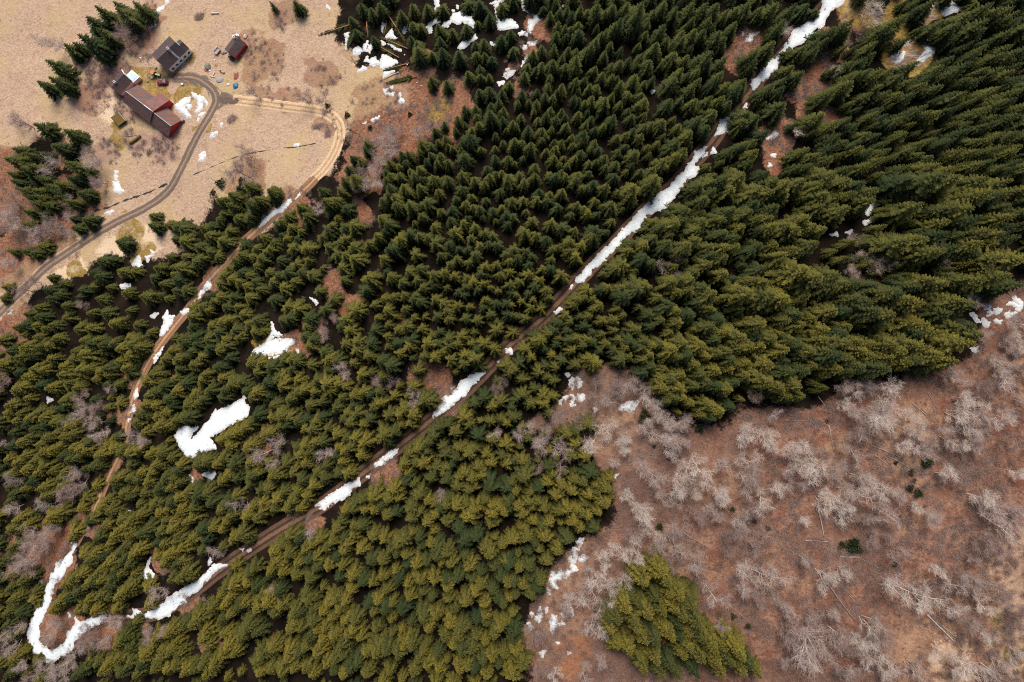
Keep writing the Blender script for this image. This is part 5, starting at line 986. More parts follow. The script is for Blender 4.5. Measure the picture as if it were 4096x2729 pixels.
log('birch_log', 'short white birch log, the lower of two by the gravel pile', 'log', gp(H_(1465, 1070)), gp(H_(1565, 1103)), .2, .17, M_BARKW)
log('mossy_log', 'thick mossy brown log below the turf hut', 'log', gp(A_(545, 1460)), gp(A_(735, 1322)), .55, .5, M_MOSSROOF)
log('grey_pole', 'thin grey pole lying between turf hut and mossy log', 'pole', gp(A_(470, 1322)), gp(A_(660, 1310)), .12, .08, M_GREYWOOD)
log('grey_pole', 'short grey pole leaning by the red shed door', 'pole', gp(H_(1850, 750)), gp(H_(1875, 835)), .09, .08, M_GREYWOOD)
log('birch_log', 'white birch trunk lying on the upper meadow', 'log', gp((845, 56)), gp((877, 53)), .28, .22, M_BARKW)
blob('stone_slab', 'flat grey stone heap at the red shed gable', 'stone', gp(H_(1762, 575)), 1.2, .8, .5, M_STONE, 21, .35, .4)
blob('scrap_heap', 'dark scrap heap under the shed eave', 'scrap heap', gp(H_(1925, 705)), 1.5, .9, .6, M_DARKWOOD, 22, .55, -.6)
blob('scrap_heap', 'pale scrap heap behind the red shed', 'scrap heap', gp(H_(2205, 255)), .7, .9, .6, M_STEEL, 23, .6)
m = MB(); m.box((0, 0, .4), (1.7, .6, .7)); m.box((.3, .1, .95), (.8, .5, .4)); o = m.build('crate', M_PLASTIC); o.location = gp(H_(2055, 232)); o.rotation_euler = (0, 0, R(-30)); tag(o, 'white crate stack behind the red shed gable', 'crate')
for k, (x_, y_, r_, lb) in enumerate([(255, 1118, .75, 'grey boulder right behind the tractor wheel'), (170, 1175, .6, 'grey boulder nearest the barn, left of the car'), (245, 965, .5, 'small grey boulder above the tractor cab'), (215, 1000, .4, 'smallest boulder above the tractor cab'), (200, 1090, .45, 'mossy boulder between two larger ones by the tractor')]):
    blob('boulder', lb, 'boulder', gp(H_(x_, y_)), r_, r_ * .8, r_ * .7, M_STONE, 31 + k, .35, k, .25, 'boulders round the tractor')
lp = gp(H_(186, 797))
lamp = thing('street_lamp', 'slim pale lamp post between pine and farmhouse', 'lamp post', lp)
hd = P(*H_(10, 684), lp.z + 7.2) - lp
m = MB(); m.tube([(0, 0, -.3), (0, 0, 7.0)], [.1, .07], 8); m.build('pole', M_STEEL, lamp)
m = MB(); m.tube([(0, 0, 7.0), (hd.x * .5, hd.y * .5, 7.2), (hd.x, hd.y, 7.2)], .04, 6); m.build('arm', M_STEEL, lamp)
m = MB(); m.box((hd.x, hd.y, 7.16), (.55, .3, .16)); m.build('lamp_head', M_PLASTIC, lamp)

# rock outcrops: bulges of the hillside
OUT = []
def TS(X, Y):
    z = T(X, Y)
    for f in OUT: z = np.maximum(z, f(X, Y))
    return z
def outcrop(label, poly_px, rise, seed, mat):
    x, y, _ = at(np.array([p[0] for p in poly_px]), np.array([p[1] for p in poly_px]))
    w = np.stack([x, y], 1); st = .35
    gx = np.arange(x.min() - 2, x.max() + 2, st); gy = np.arange(y.min() - 2, y.max() + 2, st)
    X, Y = np.meshgrid(gx, gy)
    def hf(X, Y):
        sd = poly_sd(X, Y, w) + (fbm(X / 2.2, Y / 2.2, seed, 3) - .5) * 2.2
        ridge = np.abs(fbm(X / 2.4 + Y / 5, Y / 1.6 - X / 4, seed + 5, 4) - .5)
        h = np.clip(sd / 3.0, -.3, 1); h = np.where(h > 0, rise * np.abs(h) ** .7, h) + np.where(sd > 0, (ridge - .2) * 1.3 * np.clip(sd, 0, 1), 0)
        return h, sd
    h, sd = hf(X, Y)
    OUT.append(lambda X, Y: T(X, Y) + hf(X, Y)[0])
    V = np.stack([X.ravel(), Y.ravel(), (T(X, Y) + h).ravel()], 1)
    me, used = grid_mesh('rock_outcrop', V, X.shape[1], X.shape[0], (sd > -.8).ravel(), mat)
    o = bpy.data.objects.new('rock_outcrop', me); COL.objects.link(o)
    return tag(o, label, 'rock')
t = NT('lichen_rock', .9, .2)
n1 = t.noise(.5, 5, .7); n2 = t.noise(2.5, 5, .75); n3 = t.noise(1.0, 5, .7, t.mapv((.5, 2, 1), (0, 0, R(35))))
c = t.mix(t.ramp(n3, .35, .65), (.10, .065, .045), (.36, .31, .28)); c = t.mix(t.ramp(n1, .42, .62), c, (.27, .15, .035)); c = t.mix(t.ramp(n2, .6, .75), c, (.05, .035, .025))
t.col(c); t.bump(n2, .3, .9); M_ROCK = t.m
outcrop('steep lichen covered rock outcrop among spruces, striped with snow', [(3540, 260), (3600, 160), (3660, 130), (3720, 190), (3740, 215), (3680, 260), (3610, 268)], 1.2, 301, M_ROCK)
outcrop('mossy golden knoll above the rock outcrop', [(3640, 70), (3670, 5), (3760, -10), (3790, 20), (3760, 70), (3700, 100)], 1.1, 302, M_ROCK)
outcrop('mossy stone ledge below the bird-shaped snow patch', [(1040, 1428), (1100, 1408), (1150, 1405), (1190, 1380), (1200, 1405), (1160, 1430), (1080, 1445)], 1.0, 303, M_ROCK)

# ------------------------------------------------------------------ landmarks used to word the labels
LM = [("the barn", 610, 450), ("the farmhouse", 680, 215), ("the cottage", 500, 335), ("the red shed", 940, 190), ("the farm road fork", 870, 400), ("the farm road bend", 690, 735), ("the ditch end", 360, 845), ("the grassy hairpin", 1365, 540),
      ("the felled spruces", 1530, 200), ("the forked snow at the top edge", 1900, 85), ("the snow streak in the top clearing", 2130, 60), ("the brown clearing tip", 1900, 300), ("the top end of the snowy track", 3260, 60), ("the widest track snow", 3120, 210), ("the snow gap in the track", 2980, 420), ("the narrow neck of track snow", 2850, 560),
      ("the long middle track snow", 2480, 960), ("the lower tip of the long track snow", 2320, 1120), ("the round snow spot on the track", 2040, 1400), ("the leaf-shaped track snow", 1860, 1570), ("the thin track snow strip", 1540, 1820), ("the short track snow wedge", 1340, 1970), ("the track snow bend", 820, 2330), ("the track snow hairpin", 190, 2560),
      ("the hairpin's inner bank", 300, 2440), ("the hairpin's upper end", 290, 2190), ("the checkmark snow", 850, 1700), ("the bird-shaped snow", 1090, 1390), ("the wedge snow under the checkmark", 760, 1920), ("the triangular snow in the hairpin wood", 590, 2290), ("the meadow's lower snow sliver", 550, 1040), ("the roadside round spruce", 460, 965), ("the snow splash by the lower track", 660, 1290),
      ("the twin snow dots in the left wood", 195, 1550), ("the lower track's red bend", 450, 1860), ("the pink thicket by the lower track", 360, 1700), ("the snow crumbs at the slope edge", 2300, 1530), ("the crumbled snow on the slope", 2520, 1625), ("the white birch on the slope", 2400, 1755), ("the snow below the spruce edge", 2250, 2290), ("the orange soil patch", 2310, 2630), ("the lowest snow crumbs", 2210, 2490),
      ("the lone spruce stand on the slope", 2650, 2500), ("the comb-edged spruce", 2660, 2300), ("the rock outcrop", 3640, 215), ("the golden knoll", 3700, 50), ("the white snowfield at the top right", 3780, 40), ("the spiky pale birch", 3480, 80), ("the pale shrub in the gully", 3200, 530), ("the gully snow fleck", 3095, 540), ("the small dark clearing", 3570, 1000), ("the snow flecks in the dark clearing", 3480, 850),
      ("the scattered snow at the right edge", 4000, 1250), ("the forest's right corner", 3880, 1420), ("the forest's slope corner", 3550, 1480), ("the dark notch in the wood", 2590, 370), ("the pink birches by the track", 3000, 250), ("the fallen birch", 2560, 1560), ("the dark fallen trunks", 3560, 1840), ("the long fallen trunk", 3370, 2400), ("the pale grass hollow", 4060, 2380), ("the split white log", 3750, 2340), ("the lower right white log", 3960, 2680)]
LMP = np.array([(a[1], a[2]) for a in LM], float)
ORD = ['nearest', 'second nearest', 'third nearest', 'fourth nearest', 'fifth nearest', 'sixth nearest', 'seventh nearest', 'eighth nearest', 'ninth nearest', 'tenth nearest', 'eleventh nearest', 'twelfth nearest']
def side_of(dx, dy):
    if abs(dx) > abs(dy): return 'right of' if dx > 0 else 'left of'
    return 'below' if dy > 0 else 'above'
def worded(pts, look, noun, start=None):
    """labels that single out each point: its look, its landmark, its rank on that side of it"""
    cnt = {}; out = [None] * len(pts)
    d = np.hypot(pts[:, None, 0] - LMP[None, :, 0], pts[:, None, 1] - LMP[None, :, 1])
    near = d.argmin(1)
    for i in np.argsort(d.min(1)):
        l = near[i]; s = side_of(pts[i, 0] - LMP[l, 0], pts[i, 1] - LMP[l, 1])
        k = cnt.get((l, s), 0); cnt[(l, s)] = k + 1
        r = ORD[k] if k < len(ORD) else '%dth nearest' % (k + 1)
        out[i] = '%s %s, %s %s %s' % (look[i], noun, r, s, LM[l][0])
    return out

def load(D):
    r = []
    for k, s in D.items():
        ox, oy, sc_ = blk(k)
        for e in s.split(';'):
            if e:
                v = [float(q) * sc_ for q in e.split(',')]
                r.append((v[0] + ox, v[1] + oy, v[2]))
    return np.array(r)
def thin(a, k):
    keep = []
    cell = {}
    for i in np.argsort(-a[:, 2], kind='stable'):
        x, y, r = a[i]; ok = True
        cx, cy = int(x // 80), int(y // 80)
        for gx in (-1, 0, 1):
            for gy in (-1, 0, 1):
                for j in cell.get((cx + gx, cy + gy), ()):
                    if math.hypot(a[j, 0] - x, a[j, 1] - y) < k * (a[j, 2] + r): ok = False; break
        if ok: keep.append(i); cell.setdefault((cx, cy), []).append(i)
    return a[sorted(keep)]
_a = load(SPR)
_r = (_a[:, 0] > 2700) & (_a[:, 1] < 1560)
_b = _a[_r].copy(); _b[:, 2] *= 1.22
SPT = np.concatenate([thin(_a[~_r], .30), thin(_b, .345)])
BRT = thin(load(BARE), .30)
BUT = load(BUSH)
def fill_trees(base):
    """trees beyond the marked ones: the wood goes on past the picture's edges, and small ones stand in its gaps"""
    rg = np.random.default_rng(21)
    n = 26000
    X = rg.uniform(-420, 4520, n); Y = rg.uniform(-420, 3150, n)
    inn = (X > -10) & (X < 4106) & (Y > -10) & (Y < 2739)
    ok = ~(poly_sd(X, Y, MEADOW) > -14) & ~(poly_sd(X, Y, HEATH) > -26)
    for (x, y, r) in BRACKEN: ok &= np.hypot(X - x, Y - y) > r * .98
    for A, q, w in PATCHES: ok &= ~(poly_sd(X, Y, q) > -34)
    for line in (UPPER, LOWER, FARM, GRASSY):
        l = np.array(line, float)
        for i in range(len(l) - 1):
            e = l[i + 1] - l[i]; t = np.clip(((X - l[i, 0]) * e[0] + (Y - l[i, 1]) * e[1]) / (e @ e), 0, 1)
            ok &= np.hypot(X - l[i, 0] - t * e[0], Y - l[i, 1] - t * e[1]) > 52
    for (x, y, r) in ((610, 430, 260), (930, 190, 120), (330, 620, 150), (120, 900, 140), (1500, 180, 140), (1760, 150, 300), (2060, 200, 160)): ok &= np.hypot(X - x, Y - y) > r
    edge_ok = inn | ((Y < 0) & (X > 1420)) | ((X > 4096) & (Y < 1120)) | ((Y > 2729) & ((X < 2080) | ((X > 2560) & (X < 3130)))) | ((X < 0) & (Y > 1330))
    ok &= edge_ok
    X, Y, inn = X[ok], Y[ok], inn[ok]
    r = np.where(inn, rg.uniform(17, 26, len(X)), np.where(X > 2700, rg.uniform(30, 46, len(X)), rg.uniform(28, 40, len(X))))
    kept = [tuple(b) for b in base]; cell = {}
    for b in kept: cell.setdefault((int(b[0] // 90), int(b[1] // 90)), []).append(b)
    new = []
    for x, y, q in zip(X, Y, r):
        cx, cy = int(x // 90), int(y // 90); good = True
        for gx in (-1, 0, 1):
            for gy in (-1, 0, 1):
                for b in cell.get((cx + gx, cy + gy), ()):
                    if math.hypot(b[0] - x, b[1] - y) < (1.02 if (x < 1500 and x > 0) else .82) * (b[2] + q): good = False; break
        if good:
            t = (x, y, q); new.append(t); cell.setdefault((cx, cy), []).append(t)
    return np.array(new)
FILL = fill_trees(SPT)
NMARK = len(SPT)
SPT = np.concatenate([SPT, FILL])

# ------------------------------------------------------------------ materials of the plants
def needle_mat(name, dark, tip, warm):
    t = NT(name, .75, .12)
    oi = t.n('ShaderNodeObjectInfo')
    n = t.noise(1.2, 3, .6)
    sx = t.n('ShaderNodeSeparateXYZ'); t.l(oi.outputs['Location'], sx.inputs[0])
    # needle tone with vignette and grading painted in: cooler green above, yellower below
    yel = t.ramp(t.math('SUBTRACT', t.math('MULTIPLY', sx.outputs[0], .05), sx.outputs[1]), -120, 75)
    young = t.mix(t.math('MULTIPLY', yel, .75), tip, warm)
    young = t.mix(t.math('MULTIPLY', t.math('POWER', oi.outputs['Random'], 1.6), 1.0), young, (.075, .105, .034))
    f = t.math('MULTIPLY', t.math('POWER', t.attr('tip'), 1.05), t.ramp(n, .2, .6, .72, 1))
    c = t.mix(f, dark, young)  # fresh growth plus painted light: shaded bough roots, lit bough ends
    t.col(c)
    return t.m
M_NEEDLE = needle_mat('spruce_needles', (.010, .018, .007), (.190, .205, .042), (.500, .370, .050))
M_BARK = plain('brown_spruce_bark', (.10, .065, .045), .9, .4, 5)
M_ORANGEBARK = plain('orange_stripped_bark', (.34, .155, .08), .85, .3, 3)
def twig_mat(name, a, b):
    t = NT(name, .85, .1)
    t.col(t.mix(t.rand(), a, b)); return t.m
M_TWIG = twig_mat('pink_grey_twigs', (.25, .18, .16), (.36, .275, .25))
M_TWIGW = twig_mat('pale_birch_twigs', (.42, .35, .31), (.54, .46, .41))
M_TWIGD = twig_mat('dull_brown_twigs', (.19, .135, .12), (.30, .22, .195))
M_BRUSH = twig_mat('rusty_pink_brush', (.22, .125, .095), (.33, .215, .17))
M_LIMB = twig_mat('pale_grey_limbs', (.36, .30, .27), (.52, .45, .40))
M_DEADLIMB = twig_mat('bleached_dead_limbs', (.20, .165, .145), (.40, .36, .34))
M_JUN = plain('dark_juniper_needles', (.030, .045, .018), .85, .5, 3)

# ------------------------------------------------------------------ spruce prototypes (16 m tall, 2.6 m skirt)
def frond(m, p, ax, L, rise, droop, rg, ntw, tipb, dense=1.0):
    """one bough: a spine with side shoots, drooping and turning up at the end"""
    sd = Vector((-ax.y, ax.x, 0))
    def pos(s): return p + ax * (L * s) + Vector((0, 0, L * (rise * s - droop * s * s + .22 * droop * s ** 4 * 1.6)))
    w = .05 + .035 * L
    q0, q1, q2 = pos(0), pos(.55), pos(1)
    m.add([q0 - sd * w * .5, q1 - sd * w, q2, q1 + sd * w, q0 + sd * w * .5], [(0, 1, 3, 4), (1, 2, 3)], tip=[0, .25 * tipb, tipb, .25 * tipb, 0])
    for k in range(ntw):
        s = .16 + .8 * (k + rg.random() * .6) / ntw
        b = pos(s)
        for sg in (-1, 1):
            l = min(.85, L * .36 * (1.1 - s * .7)) * rg.uniform(.65, 1.15)
            a = rg.uniform(.55, 1.0)
            d = (ax * math.cos(a) + sd * sg * math.sin(a)); d = d + Vector((0, 0, rg.uniform(-.45, .02)))
            e = b + d * l
            pw = Vector((-d.y, d.x, 0)).normalized() * (.05 + .10 * l)
            mid = b + d * l * .5 + Vector((0, 0, .05))
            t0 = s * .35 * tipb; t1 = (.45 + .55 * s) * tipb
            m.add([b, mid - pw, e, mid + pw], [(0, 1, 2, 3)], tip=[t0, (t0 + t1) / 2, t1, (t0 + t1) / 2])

def spruce_mesh(seed, H=16.0, Rr=2.6, full=1.0, step=.52, low=.10, gap=0.0):
    rg = random.Random(seed)
    m = MB()
    z = H * low
    lean = rg.random() * 6.28
    ns = rg.choice((9, 10, 11)); lay = 0
    spokes = [6.283 * (k + rg.uniform(-.3, .3)) / ns for k in range(ns)]
    slen = [rg.uniform(.78, 1.15) for _ in spokes]
    while z < H * .985:
        t = (z / H - low) / (1 - low)
        env = Rr * (.07 + .93 * (1 - t) ** .80) * full
        for k in range(ns):
            if (k + lay) % 2 and rg.random() < (.85 if t > .6 else .5): continue
            if rg.random() < gap: continue
            a = spokes[k] + rg.uniform(-.13, .13)
            L = env * slen[k] * rg.uniform(.78, 1.12) * (1 + .10 * math.cos(a - lean))
            ax = Vector((math.cos(a), math.sin(a), 0))
            rise = -.10 + .72 * t ** 1.4
            frond(m, Vector((0, 0, z + rg.uniform(-.18, .18))), ax, L, rise, .22 + .12 * (1 - t), rg, 4 if L < .8 else (6 if L < 1.7 else 8), rg.uniform(.65, 1.0) * (.35 + .65 * t))  # yellow leaders plus painted light: bough colour brightens toward the treetop
        lay += 1
        z += step * rg.uniform(.8, 1.2) * (1 if t < .75 else .8)
    # leader shoot
    m.add([(-.05, 0, H * .97), (.05, 0, H * .97), (0, 0, H * 1.02)], [(0, 1, 2)], tip=[.8, .8, 1])
    return m
NV = 8
CROWN = []; TRUNK = []
for v in range(NV):
    rg = random.Random(100 + v)
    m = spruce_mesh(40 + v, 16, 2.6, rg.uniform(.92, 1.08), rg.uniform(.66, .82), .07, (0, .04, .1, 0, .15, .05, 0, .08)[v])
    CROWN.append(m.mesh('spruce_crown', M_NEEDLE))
    m = MB(); m.tube([(0, 0, -1.0), (0, 0, 4), (.05, .03, 10), (0, 0, 15.8)], [.24, .19, .11, .02], 7); TRUNK.append(m.mesh('spruce_trunk', M_BARK, True))

# world placement of the spruces: their tops stand where the photograph shows them
tx, ty, r_px = SPT.T
D0 = CAMZ - T(*at(tx, ty)[:2])
r_m = r_px / FPX * (D0 - 12)
h_m = np.clip(3.6 + 3.0 * r_m, 4.5, 20)
# young plantation round the middle is slimmer, the old wood on the right taller
h_m = np.where((tx > 2900) & (ty < 1500), h_m * 1.04, h_m)
h_m = np.where((tx < 560) & (ty < 640), h_m * .98, h_m)
h_m = np.where((tx > 1300) & (tx < 2150) & (ty < 340), h_m * .82, h_m)
h_m = h_m * np.where((tx < 1500) & (ty > 850), .66, 1.0) * np.where((tx >= 1500) & (tx < 2500) & (ty > 1500), .80, 1.0)
h_m = h_m * RNG.uniform(.82, 1.18, len(h_m))
bx, by, bz_ = at(tx, ty, h_m)
def covers(bx, by, bz_):
    """trees whose body would hang over a snow lobe or a track although their top stands beside it"""
    gx_, gy_ = to_px(bx, by, bz_); bad = np.zeros(len(bx), bool)
    for f in (.35, .65, .92):
        X = tx * (1 - f) + gx_ * f; Y = ty * (1 - f) + gy_ * f
        for A, q, w in PATCHES:
            if A > 8: bad |= poly_sd(X, Y, q) > -10 - r_px * .45 * f
        for line in (UPPER, LOWER, FARM):
            l = np.array(line, float)
            for i in range(len(l) - 1):
                e = l[i + 1] - l[i]; t = np.clip(((X - l[i, 0]) * e[0] + (Y - l[i, 1]) * e[1]) / (e @ e), 0, 1)
                bad |= np.hypot(X - l[i, 0] - t * e[0], Y - l[i, 1] - t * e[1]) < 20 + r_px * .45 * f
    return bad
for _k in range(3):
    cv = covers(bx, by, bz_)
    h_m = np.where(cv & (h_m > 4.5), np.maximum(h_m * .68, 4.2), h_m)
    bx, by, bz_ = at(tx, ty, h_m)
WID = 1.20 * r_m / 2.6 * np.where((tx < 1000) & (ty < 1000), 1.05, 1.0)
VAR = RNG.integers(0, NV, len(tx)); ROT = RNG.uniform(0, 6.28, len(tx))
# keep trunks off the roads and buildings
order = np.argsort(-(r_px * (np.arange(len(tx)) < NMARK) * np.where((tx < 1000) & (ty < 1000), 1.5, 1.0)))
N_IND = 298
ind = order[:N_IND]
rest = order[N_IND:]
kind_s = []
for i in ind:
    sz = 'broad tall' if r_px[i] > 34 else ('tall' if r_px[i] > 29 else 'slender')
    cl = 'dark green' if (ty[i] < 650 or tx[i] < 700 and ty[i] < 1200) else ('yellow-green' if ty[i] > 1500 and tx[i] < 2900 else 'olive green')
    kind_s.append(sz + ' ' + cl)
labs = worded(np.stack([tx[ind], ty[ind]], 1), kind_s, 'spruce')
for n_, i in enumerate(ind):
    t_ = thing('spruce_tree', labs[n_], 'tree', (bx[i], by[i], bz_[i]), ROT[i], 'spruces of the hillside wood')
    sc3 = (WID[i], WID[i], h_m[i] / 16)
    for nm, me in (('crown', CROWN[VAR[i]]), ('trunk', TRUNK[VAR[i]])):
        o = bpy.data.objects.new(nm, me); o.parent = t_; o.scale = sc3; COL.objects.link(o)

# ------------------------------------------------------------------ scattering for what nobody could count
def scatter(name, meshes, pts, rz, scl, var, label, tilt=None):
    """one object: points carrying copies of the given meshes"""
    me = bpy.data.meshes.new(name)
    me.vertices.add(len(pts)); me.vertices.foreach_set('co', np.asarray(pts, np.float32).ravel())
    rot = np.zeros((len(pts), 3), np.float32); rot[:, 2] = rz
    if tilt is not None: rot[:, :2] = tilt
    me.attributes.new('rot', 'FLOAT_VECTOR', 'POINT').data.foreach_set('vector', rot.ravel())
    me.attributes.new('scl', 'FLOAT_VECTOR', 'POINT').data.foreach_set('vector', np.asarray(scl, np.float32).ravel())
    me.attributes.new('var', 'INT', 'POINT').data.foreach_set('value', np.asarray(var, np.int32))
    o = bpy.data.objects.new(name, me); COL.objects.link(o)
    ng = bpy.data.node_groups.new(name, 'GeometryNodeTree')
    ng.interface.new_socket('Geometry', in_out='INPUT', socket_type='NodeSocketGeometry')
    ng.interface.new_socket('Geometry', in_out='OUTPUT', socket_type='NodeSocketGeometry')
    gi = ng.nodes.new('NodeGroupInput'); go = ng.nodes.new('NodeGroupOutput'); jn = ng.nodes.new('GeometryNodeJoinGeometry')
    def na(nm, ty):
        q = ng.nodes.new('GeometryNodeInputNamedAttribute'); q.data_type = ty; q.inputs['Name'].default_value = nm
        return next(s for s in q.outputs if s.enabled and s.name == 'Attribute')
    rt, sc_, vr = na('rot', 'FLOAT_VECTOR'), na('scl', 'FLOAT_VECTOR'), na('var', 'INT')
    e2r = ng.nodes.new('FunctionNodeEulerToRotation'); ng.links.new(rt, e2r.inputs[0])
    for v, src in enumerate(meshes):
        oi = ng.nodes.new('GeometryNodeObjectInfo'); oi.transform_space = 'ORIGINAL'
        oi.inputs['Object'].default_value = src; oi.inputs['As Instance'].default_value = True
        cmp_ = ng.nodes.new('FunctionNodeCompare'); cmp_.data_type = 'INT'; cmp_.operation = 'EQUAL'
        ins = [s for s in cmp_.inputs if s.enabled]; ng.links.new(vr, ins[0]); ins[1].default_value = v
        iop = ng.nodes.new('GeometryNodeInstanceOnPoints')
        ng.links.new(gi.outputs[0], iop.inputs['Points']); ng.links.new(cmp_.outputs[0], iop.inputs['Selection'])
        ng.links.new(oi.outputs['Geometry'], iop.inputs['Instance'])
        ng.links.new(e2r.outputs[0], iop.inputs['Rotation']); ng.links.new(sc_, iop.inputs['Scale'])
        ng.links.new(iop.outputs[0], jn.inputs[0])
    ng.links.new(jn.outputs[0], go.inputs[0])
    o.modifiers.new('scatter', 'NODES').node_group = ng
    return tag(o, label, kind='stuff')

# source objects for the scattering are the very crowns of trees that stand in the scene
SRC = {}
for o in list(COL.objects):
    if o.name.split('.')[0] == 'crown' and o.data in CROWN and o.data.name not in SRC: SRC[o.data.name] = o
srcs = [SRC[me.name] for me in CROWN]
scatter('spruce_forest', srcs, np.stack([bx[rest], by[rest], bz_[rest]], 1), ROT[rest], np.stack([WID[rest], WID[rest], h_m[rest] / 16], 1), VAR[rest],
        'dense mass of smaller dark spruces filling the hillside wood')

# ------------------------------------------------------------------ bare broadleaf trees
def bare_mesh(seed, H=8.0, Rr=3.0, stems=1, twigs=900, spread=.9, upright=.6, tw=.0095):
    """limbs (trunk mesh) and fine twigs (crown mesh)"""
    rg = random.Random(seed); tr = MB(); cr = MB()
    ends = []
    def limb(p, d, L, r, lev):
        n = 4; pts = [p]; q = p.copy(); dd = d.copy()
        for i in range(n):
            dd = (dd + Vector((rg.gauss(0, .08), rg.gauss(0, .08), rg.gauss(.04, .06)))).normalized()
            q = q + dd * (L / n); pts.append(q.copy())
        tr.tube(pts, [r * .72 * (1 - .6 * i / n) for i in range(n + 1)], 5 if lev < 2 else 3, False)
        if lev >= 3:
            ends.append((pts, r)); return
        k = (9, 6, 4)[lev]
        for i in range(k):
            f = .25 + .75 * (i + rg.random()) / k if lev else .30 + .7 * (i + rg.random() * .6) / k
            j = min(n - 1, int(f * n)); b = pts[j].lerp(pts[j + 1], f * n - j)
            a = rg.random() * 6.283
            side = Vector((math.cos(a), math.sin(a), rg.uniform(.0, .5)))
            nd = (dd * upright + side * spread).normalized()
            limb(b, nd, L * rg.uniform(.42, .62) * (1 if lev else Rr / H * 1.45), r * .5, lev + 1)
        ends.append((pts[2:], r * .5))
    for s in range(stems):
        a = 6.283 * s / stems + rg.random()
        d = Vector((math.cos(a) * .28, math.sin(a) * .28, 1)).normalized() if stems > 1 else Vector((rg.gauss(0, .05), rg.gauss(0, .05), 1)).normalized()
        limb(Vector((math.cos(a) * .15 * (stems > 1), math.sin(a) * .15 * (stems > 1), -.3)), d, H * rg.uniform(.75, .95), .11 if stems > 1 else .15, 0)
    for k in range(twigs):
        pts, r = rg.choice(ends)
        i = rg.randrange(len(pts) - 1); b = pts[i].lerp(pts[i + 1], rg.random())
        d = (pts[i + 1] - pts[i]).normalized(); a = rg.random() * 6.283
        d = (d * .7 + Vector((math.cos(a), math.sin(a), rg.uniform(-.1, .5))) * .8).normalized()
        l = rg.uniform(.45, 1.25) * Rr / 3
        mid = b + d * l * .5 + Vector((rg.gauss(0, .05), rg.gauss(0, .05), rg.gauss(0, .05)))
        e = b + d * l + Vector((0, 0, .1))
        u = d.cross(Vector((0, 0, 1))).normalized() * tw
        cr.add([b - u, mid - u * .8, e, mid + u * .8, b + u], [(0, 1, 3, 4), (1, 2, 3)])
    return tr, cr
BT = []
for v in range(10):
    tr, cr = bare_mesh(500 + v, 8.0, 3.0, (1, 1, 3, 2, 1, 3, 1, 2, 1, 1)[v], (1000, 800, 1150, 900, 720, 1250, 680, 1000, 200, 90)[v], (.8, .9, .7, .8, 1.0, .65, .8, .9, 1.0, 1.2)[v], (.8, .7, .95, .8, .55, 1.0, .85, .75, .6, .5)[v])
    BT.append((tr, cr))
def bmeshes(tmat, cmat):
    r = []
    for tr, cr in BT:
        r.append((tr.mesh('bare_trunk', tmat, True), cr.mesh('bare_crown', cmat)))
    return r
BM = {'pink': bmeshes(M_LIMB, M_TWIG), 'pale': bmeshes(M_TWIGW, M_TWIGW), 'dull': bmeshes(M_TWIGD, M_TWIGD)}
qx, qy, qr = BRT.T
Dq = CAMZ - T(*at(qx, qy)[:2])
q_m = qr / FPX * (Dq - 4)
qh = np.clip(2.0 + 1.5 * q_m, 2.5, 12)
wx, wy, wz = at(qx, qy, qh * .62)
inheath = np.array([poly_sd(np.array([a]), np.array([b]), HEATH)[0] > -30 for a, b in zip(qx, qy)])
rr = RNG.random(len(qx))
PALE_AT = [(2400, 1755), (3480, 75), (3200, 530), (3336, 300), (3400, 310), (3255, 245), (3000, 1755), (3560, 1660), (3470, 1960), (2571, 2090), (3020, 2290), (2470, 2230), (3924, 392)]
DEADV = [(2446, 580), (2705, 107), (2098, 665), (3130, 957), (1843, 843), (3924, 392)]
border = np.argsort(-qr)
NB = 298
bind = border[:NB]; brest = border[NB:]
def btype(i):
    if any(math.hypot(qx[i] - a, qy[i] - b) < 60 for a, b in PALE_AT): return 'pale'
    if inheath[i]: return 'pale' if rr[i] < .34 else ('pink' if rr[i] < .86 else 'dull')
    if qy[i] < 700 and qx[i] > 2700: return 'pink' if rr[i] < .6 else 'pale'
    if qx[i] < 1500 and qy[i] < 1300: return 'dull' if rr[i] < .62 else 'pink'
    return 'pink' if rr[i] < .7 else 'dull'
BTY = [btype(i) for i in range(len(qx))]
BV = RNG.integers(0, 8, len(qx))
for i in range(len(qx)):
    if any(math.hypot(qx[i] - a, qy[i] - b) < 30 for a, b in DEADV): BV[i] = 8 + i % 2
LOOK = {'pink': 'pinkish grey', 'pale': 'pale whitish', 'dull': 'dull brown'}
blook = [('wide ' if qr[i] > 55 else ('small ' if qr[i] < 32 else '')) + LOOK[BTY[i]] for i in bind]
labs = worded(np.stack([qx[bind], qy[bind]], 1), blook, 'bare tree')
BROT = RNG.uniform(0, 6.28, len(qx))
for n_, i in enumerate(bind):
    t_ = thing('bare_tree', labs[n_], 'tree', (wx[i], wy[i], wz[i]), BROT[i], 'bare broadleaf trees of the slope and wood edges')
    s_ = q_m[i] * 1.05 / 2.9
    for nm, me in zip(('trunk', 'crown'), BM[BTY[i]][BV[i]]):
        o = bpy.data.objects.new(nm, me); o.parent = t_; o.scale = (s_, s_, qh[i] / 8); COL.objects.link(o)

